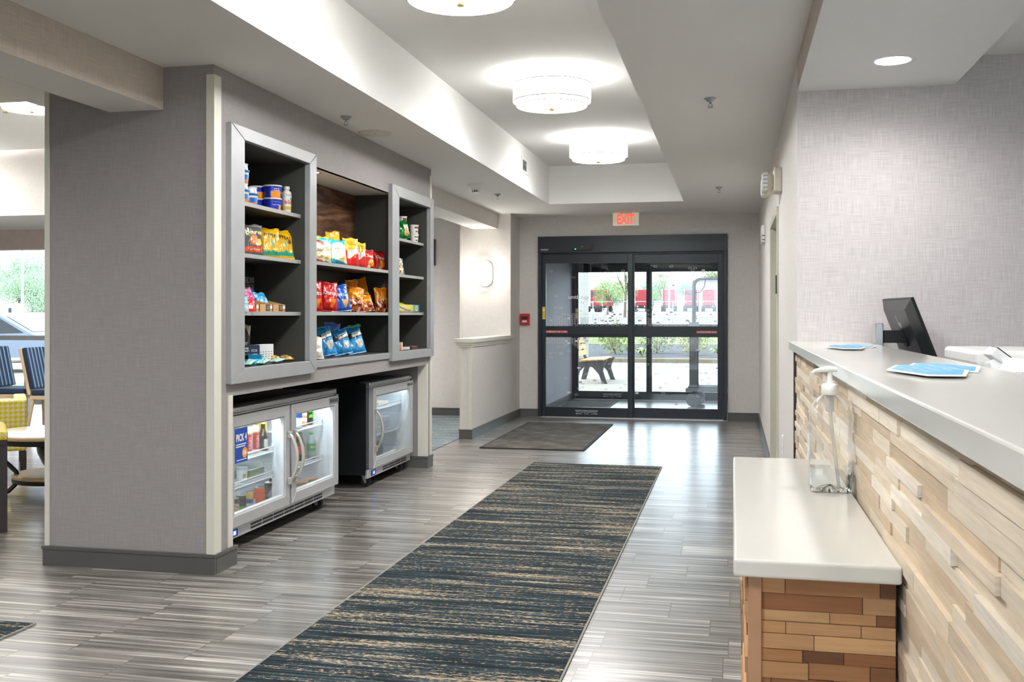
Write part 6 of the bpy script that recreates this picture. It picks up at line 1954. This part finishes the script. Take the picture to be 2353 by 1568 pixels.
tree('tree in the row behind the lorries, near the middle', -18.5, 240, 6.0, 11, 9, DEEP)
for i, (x, y, h, w_) in enumerate(((-146, 186, 13, 15), (-160, 190, 13.5, 16), (-135, 176, 9.5, 11), (-174, 192, 12.5, 15), (-132, 192, 12, 14), (-188, 190, 13, 15), (-152, 174, 8, 10))):  # paler leaf greens here carry the window haze in their colour
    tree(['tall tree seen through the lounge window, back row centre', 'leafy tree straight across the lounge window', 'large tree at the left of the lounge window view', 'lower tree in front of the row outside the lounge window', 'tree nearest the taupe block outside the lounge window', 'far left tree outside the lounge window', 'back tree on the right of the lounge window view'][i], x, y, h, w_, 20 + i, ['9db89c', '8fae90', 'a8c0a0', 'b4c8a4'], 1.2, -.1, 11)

def shrub(label, x, y, h, w_, seed, cols, name='shrub', n=240):
    rnd = random.Random(seed)
    t = thing(name, label, 'shrub', (x, y, .10), group='plants in the mulch bed')
    b = MB()
    for k in range(5): b.tube([(x, y, .1), (x + rnd.uniform(-.3, .3) * w_, y + rnd.uniform(-.3, .3) * w_, .1 + h * .7)], [.02, .006], m_bark, 5)
    build('stems', b, t)
    b = MB()
    leafball(b, (x, y, .1 + h * .5), (w_ / 2, w_ / 2, h * .5), n * 4, w_ * .035, cols, rnd)
    build('foliage', b, t)
LIME = ['7f9030', '8b993c', '6f802c']
PALE = ['8f9474', '7f8862', '9aa084']
shrub('lime green round shrub at the centre stile', -3.55, 31.5, 1.0, 1.15, 31, LIME)
shrub('pale shrub right of the lime green one', -2.35, 32.5, 1.0, 1.2, 32, PALE)
shrub('mixed green and rust shrub in the middle of the bed', -1.15, 31.0, .95, 1.0, 33, GREEN + ['b8763c'])
shrub('green shrub beside the luggage cart posts', 1.15, 31.0, 1.1, 1.2, 34, GREEN)
shrub('small lime shrub at the right edge of the doorway', 2.35, 31.5, .7, .8, 35, LIME)
shrub('tall young shrub at the right side of the doorway view', 2.2, 38.0, 2.6, 1.5, 36, GREEN, n=320)
def hosta(label, x, y, seed):
    rnd = random.Random(seed)
    t = thing('hosta', label, 'plant', (x, y, .10), group='small leafy plants at the kerb')
    b = MB()
    for k in range(22):
        a = rnd.uniform(0, 6.3); L = rnd.uniform(.22, .42); r = rnd.uniform(.03, .05)
        d = Vector((math.cos(a), math.sin(a), 0)); s = Vector((-d.y, d.x, 0))
        o = Vector((x, y, .1))
        p1, p2, p3 = o + d * L * .4 + Vector((0, 0, L * .6)), o + d * L * .8 + Vector((0, 0, L * .7)), o + d * L * 1.1 + Vector((0, 0, L * .45))
        b.add([o, p1 - s * r, p1 + s * r, p2 - s * r, p2 + s * r, p3], [(0, 1, 2), (1, 3, 4, 2), (3, 5, 4)], m_leaf, hx(rnd.choice(PALE + LIME)))
    build('leaves', b, t)
hosta('small leafy plant behind the bench', -5.35, 29.3, 41)
hosta('small leafy plant left of the middle stile', -2.55, 29.3, 42)
hosta('small leafy plant in the middle of the kerb line', -.35, 29.3, 43)

# lorries, building, fence, poles
def lorry(label, x, y, rotz=0, col=m_truckred, k=1.0):
    z = gz(y) if x > -60 else -.3
    t = thing('lorry_cab', label, 'lorry', (x, y, z), rotz, group='red lorry cabs in the distant lot')
    b = MB().box(-1.22, 1.22, -1.4, .9, 1.0, 3.75, col)
    b.prism([(.9, 1.0), (.9, 3.7), (2.0, 3.1), (2.1, 2.2), (3.4, 2.0), (3.5, 1.0)], 'x', -1.15, 1.15, col)
    build('cab', b, t, world=False, bevel=.08)
    b = MB().box(-.95, .95, -1.43, -1.395, 2.85, 3.35, m_carglass) if k > 1 else MB().box(-1.24, 1.24, .3, .8, 2.1, 2.9, m_carglass)
    build('window', b, t, world=False)
    b = MB().box(-.45, .45, -4.6, 3.2, .72, .95, m_black).box(-1.1, 1.1, -4.4, -4.3, .5, .75, m_black)
    build('chassis', b, t, world=False)
    for yy in (-3.9, -2.7, 2.7):
        b = MB()
        for s in (-1, 1): b.cyl((s * .75, yy, .5), (s * 1.15, yy, .5), .5, m_rubber, n=18)
        build('axle_wheels', b, t, world=False)
    b = MB()
    for s in (-1, 1): b.box(s * .9 - .05, s * .9 + .05, -1.44, -1.4, 1.5, 1.7, m_decal).cyl((s * 1.1, -1.55, .9), (s * 1.1, -1.55, 3.9), .08, m_chrome, n=8)
    build('lights_and_stacks', b, t, world=False)
lorry('red lorry cab standing behind the bench', -22.14, 172, R(-14), k=2)
lorry('red lorry cab half hidden by the centre stile', -15.51, 176, R(6))
lorry('red lorry cab with its back square to the doors', -10.81, 178, 0)
lorry('red lorry cab just left of the luggage cart posts', -7.1, 178, 0, k=2)
lorry('red lorry cab at the right edge of the doorway', -4.09, 178, 0)
lorry('white lorry cab outside the lounge window', -126.5, 160, R(128), m_truckwhite)

t = thing('warehouse', 'white corrugated warehouse on the right behind the lorries', 'building', (9, 199, 2.0))
build('walls', MB().box(-7.3, 26, 190, 208, 2.0, 7.6, m_siding), t)
build('roof', MB().prism([(-7.6, 7.6), (26.3, 7.6), (26.3, 10.5), (20, 10.6)], 'y', 189.7, 208, m_galv), t)
t = thing('chain_fence', 'thin galvanised fence along the lorry lot', 'fence', (-20, 96, .55))
build('rail', MB().tube([(-60, 96, 2.6), (30, 96, 2.6)], .03, m_galv, 6), t)
for k in range(12): build('fence_post', MB().cyl((-58 + k * 7.5, 96, .5), (-58 + k * 7.5, 96, 2.65), .05, m_galv, n=8), t)
for i, (xx, yy, hh) in enumerate(((-16.9, 110, 12), (-7.3, 120, 16), (-60, 77, 13))):
    t = thing('light_pole', ['slim light pole right of the centre stile', 'slim light pole behind the luggage cart', 'pale pole outside the lounge window'][i], 'pole', (xx, yy, gz(yy)), group='poles in the lot')
    build('shaft', MB().cyl((xx, yy, gz(yy)), (xx, yy, gz(yy) + hh), .12, m_galv, r1=.07, n=10), t)
    build('lamp_head', MB().box(xx - .5, xx + .5, yy - .15, yy + .15, gz(yy) + hh, gz(yy) + hh + .15, m_galv), t)

def car(label, loc, rotz, m):
    t = thing('parked_car', label, 'car', loc, rotz, group='cars parked outside the lounge window')
    pr = [(-2.2, .35), (-2.25, .7), (-2.0, .92), (-1.35, 1.0), (-.75, 1.42), (.5, 1.46), (1.2, 1.02), (2.05, .88), (2.25, .62), (2.2, .35)]
    build('body', MB().prism(pr, 'y', -.88, .88, m), t, world=False, bevel=.08, seg=3)
    b = MB()
    for s in (-1, 1):
        ys_ = s * .885
        b.add([(-1.2, ys_, 1.02), (-.72, ys_, 1.36), (-.1, ys_, 1.38), (-.1, ys_, 1.0)], [(0, 1, 2, 3)], m_carglass)
        b.add([(-.02, ys_, 1.0), (-.02, ys_, 1.38), (.46, ys_, 1.39), (1.0, ys_, 1.03)], [(0, 1, 2, 3)], m_carglass)
    b.add([(1.16, -.72, 1.06), (1.16, .72, 1.06), (.56, .66, 1.44), (.56, -.66, 1.44)], [(0, 1, 2, 3)], m_carglass)
    build('windows', b, t, world=False)
    for xx in (-1.4, 1.4):
        for s in (-1, 1):
            wb = MB().cyl((xx, s * .72, .33), (xx, s * .9, .33), .33, m_rubber, n=22)
            wh = build('wheel', wb, t, world=False)
            build('hubcap', MB().cyl((xx, s * .9, .33), (xx, s * .905, .33), .2, m_alu, n=16), wh, world=False)
car('silver blue car close to the lounge window', (-17.0, 20.6, -.13), R(25), m_silver)
car('white car behind the silver blue one', (-28.5, 34.0, -.13), R(15), m_truckwhite)
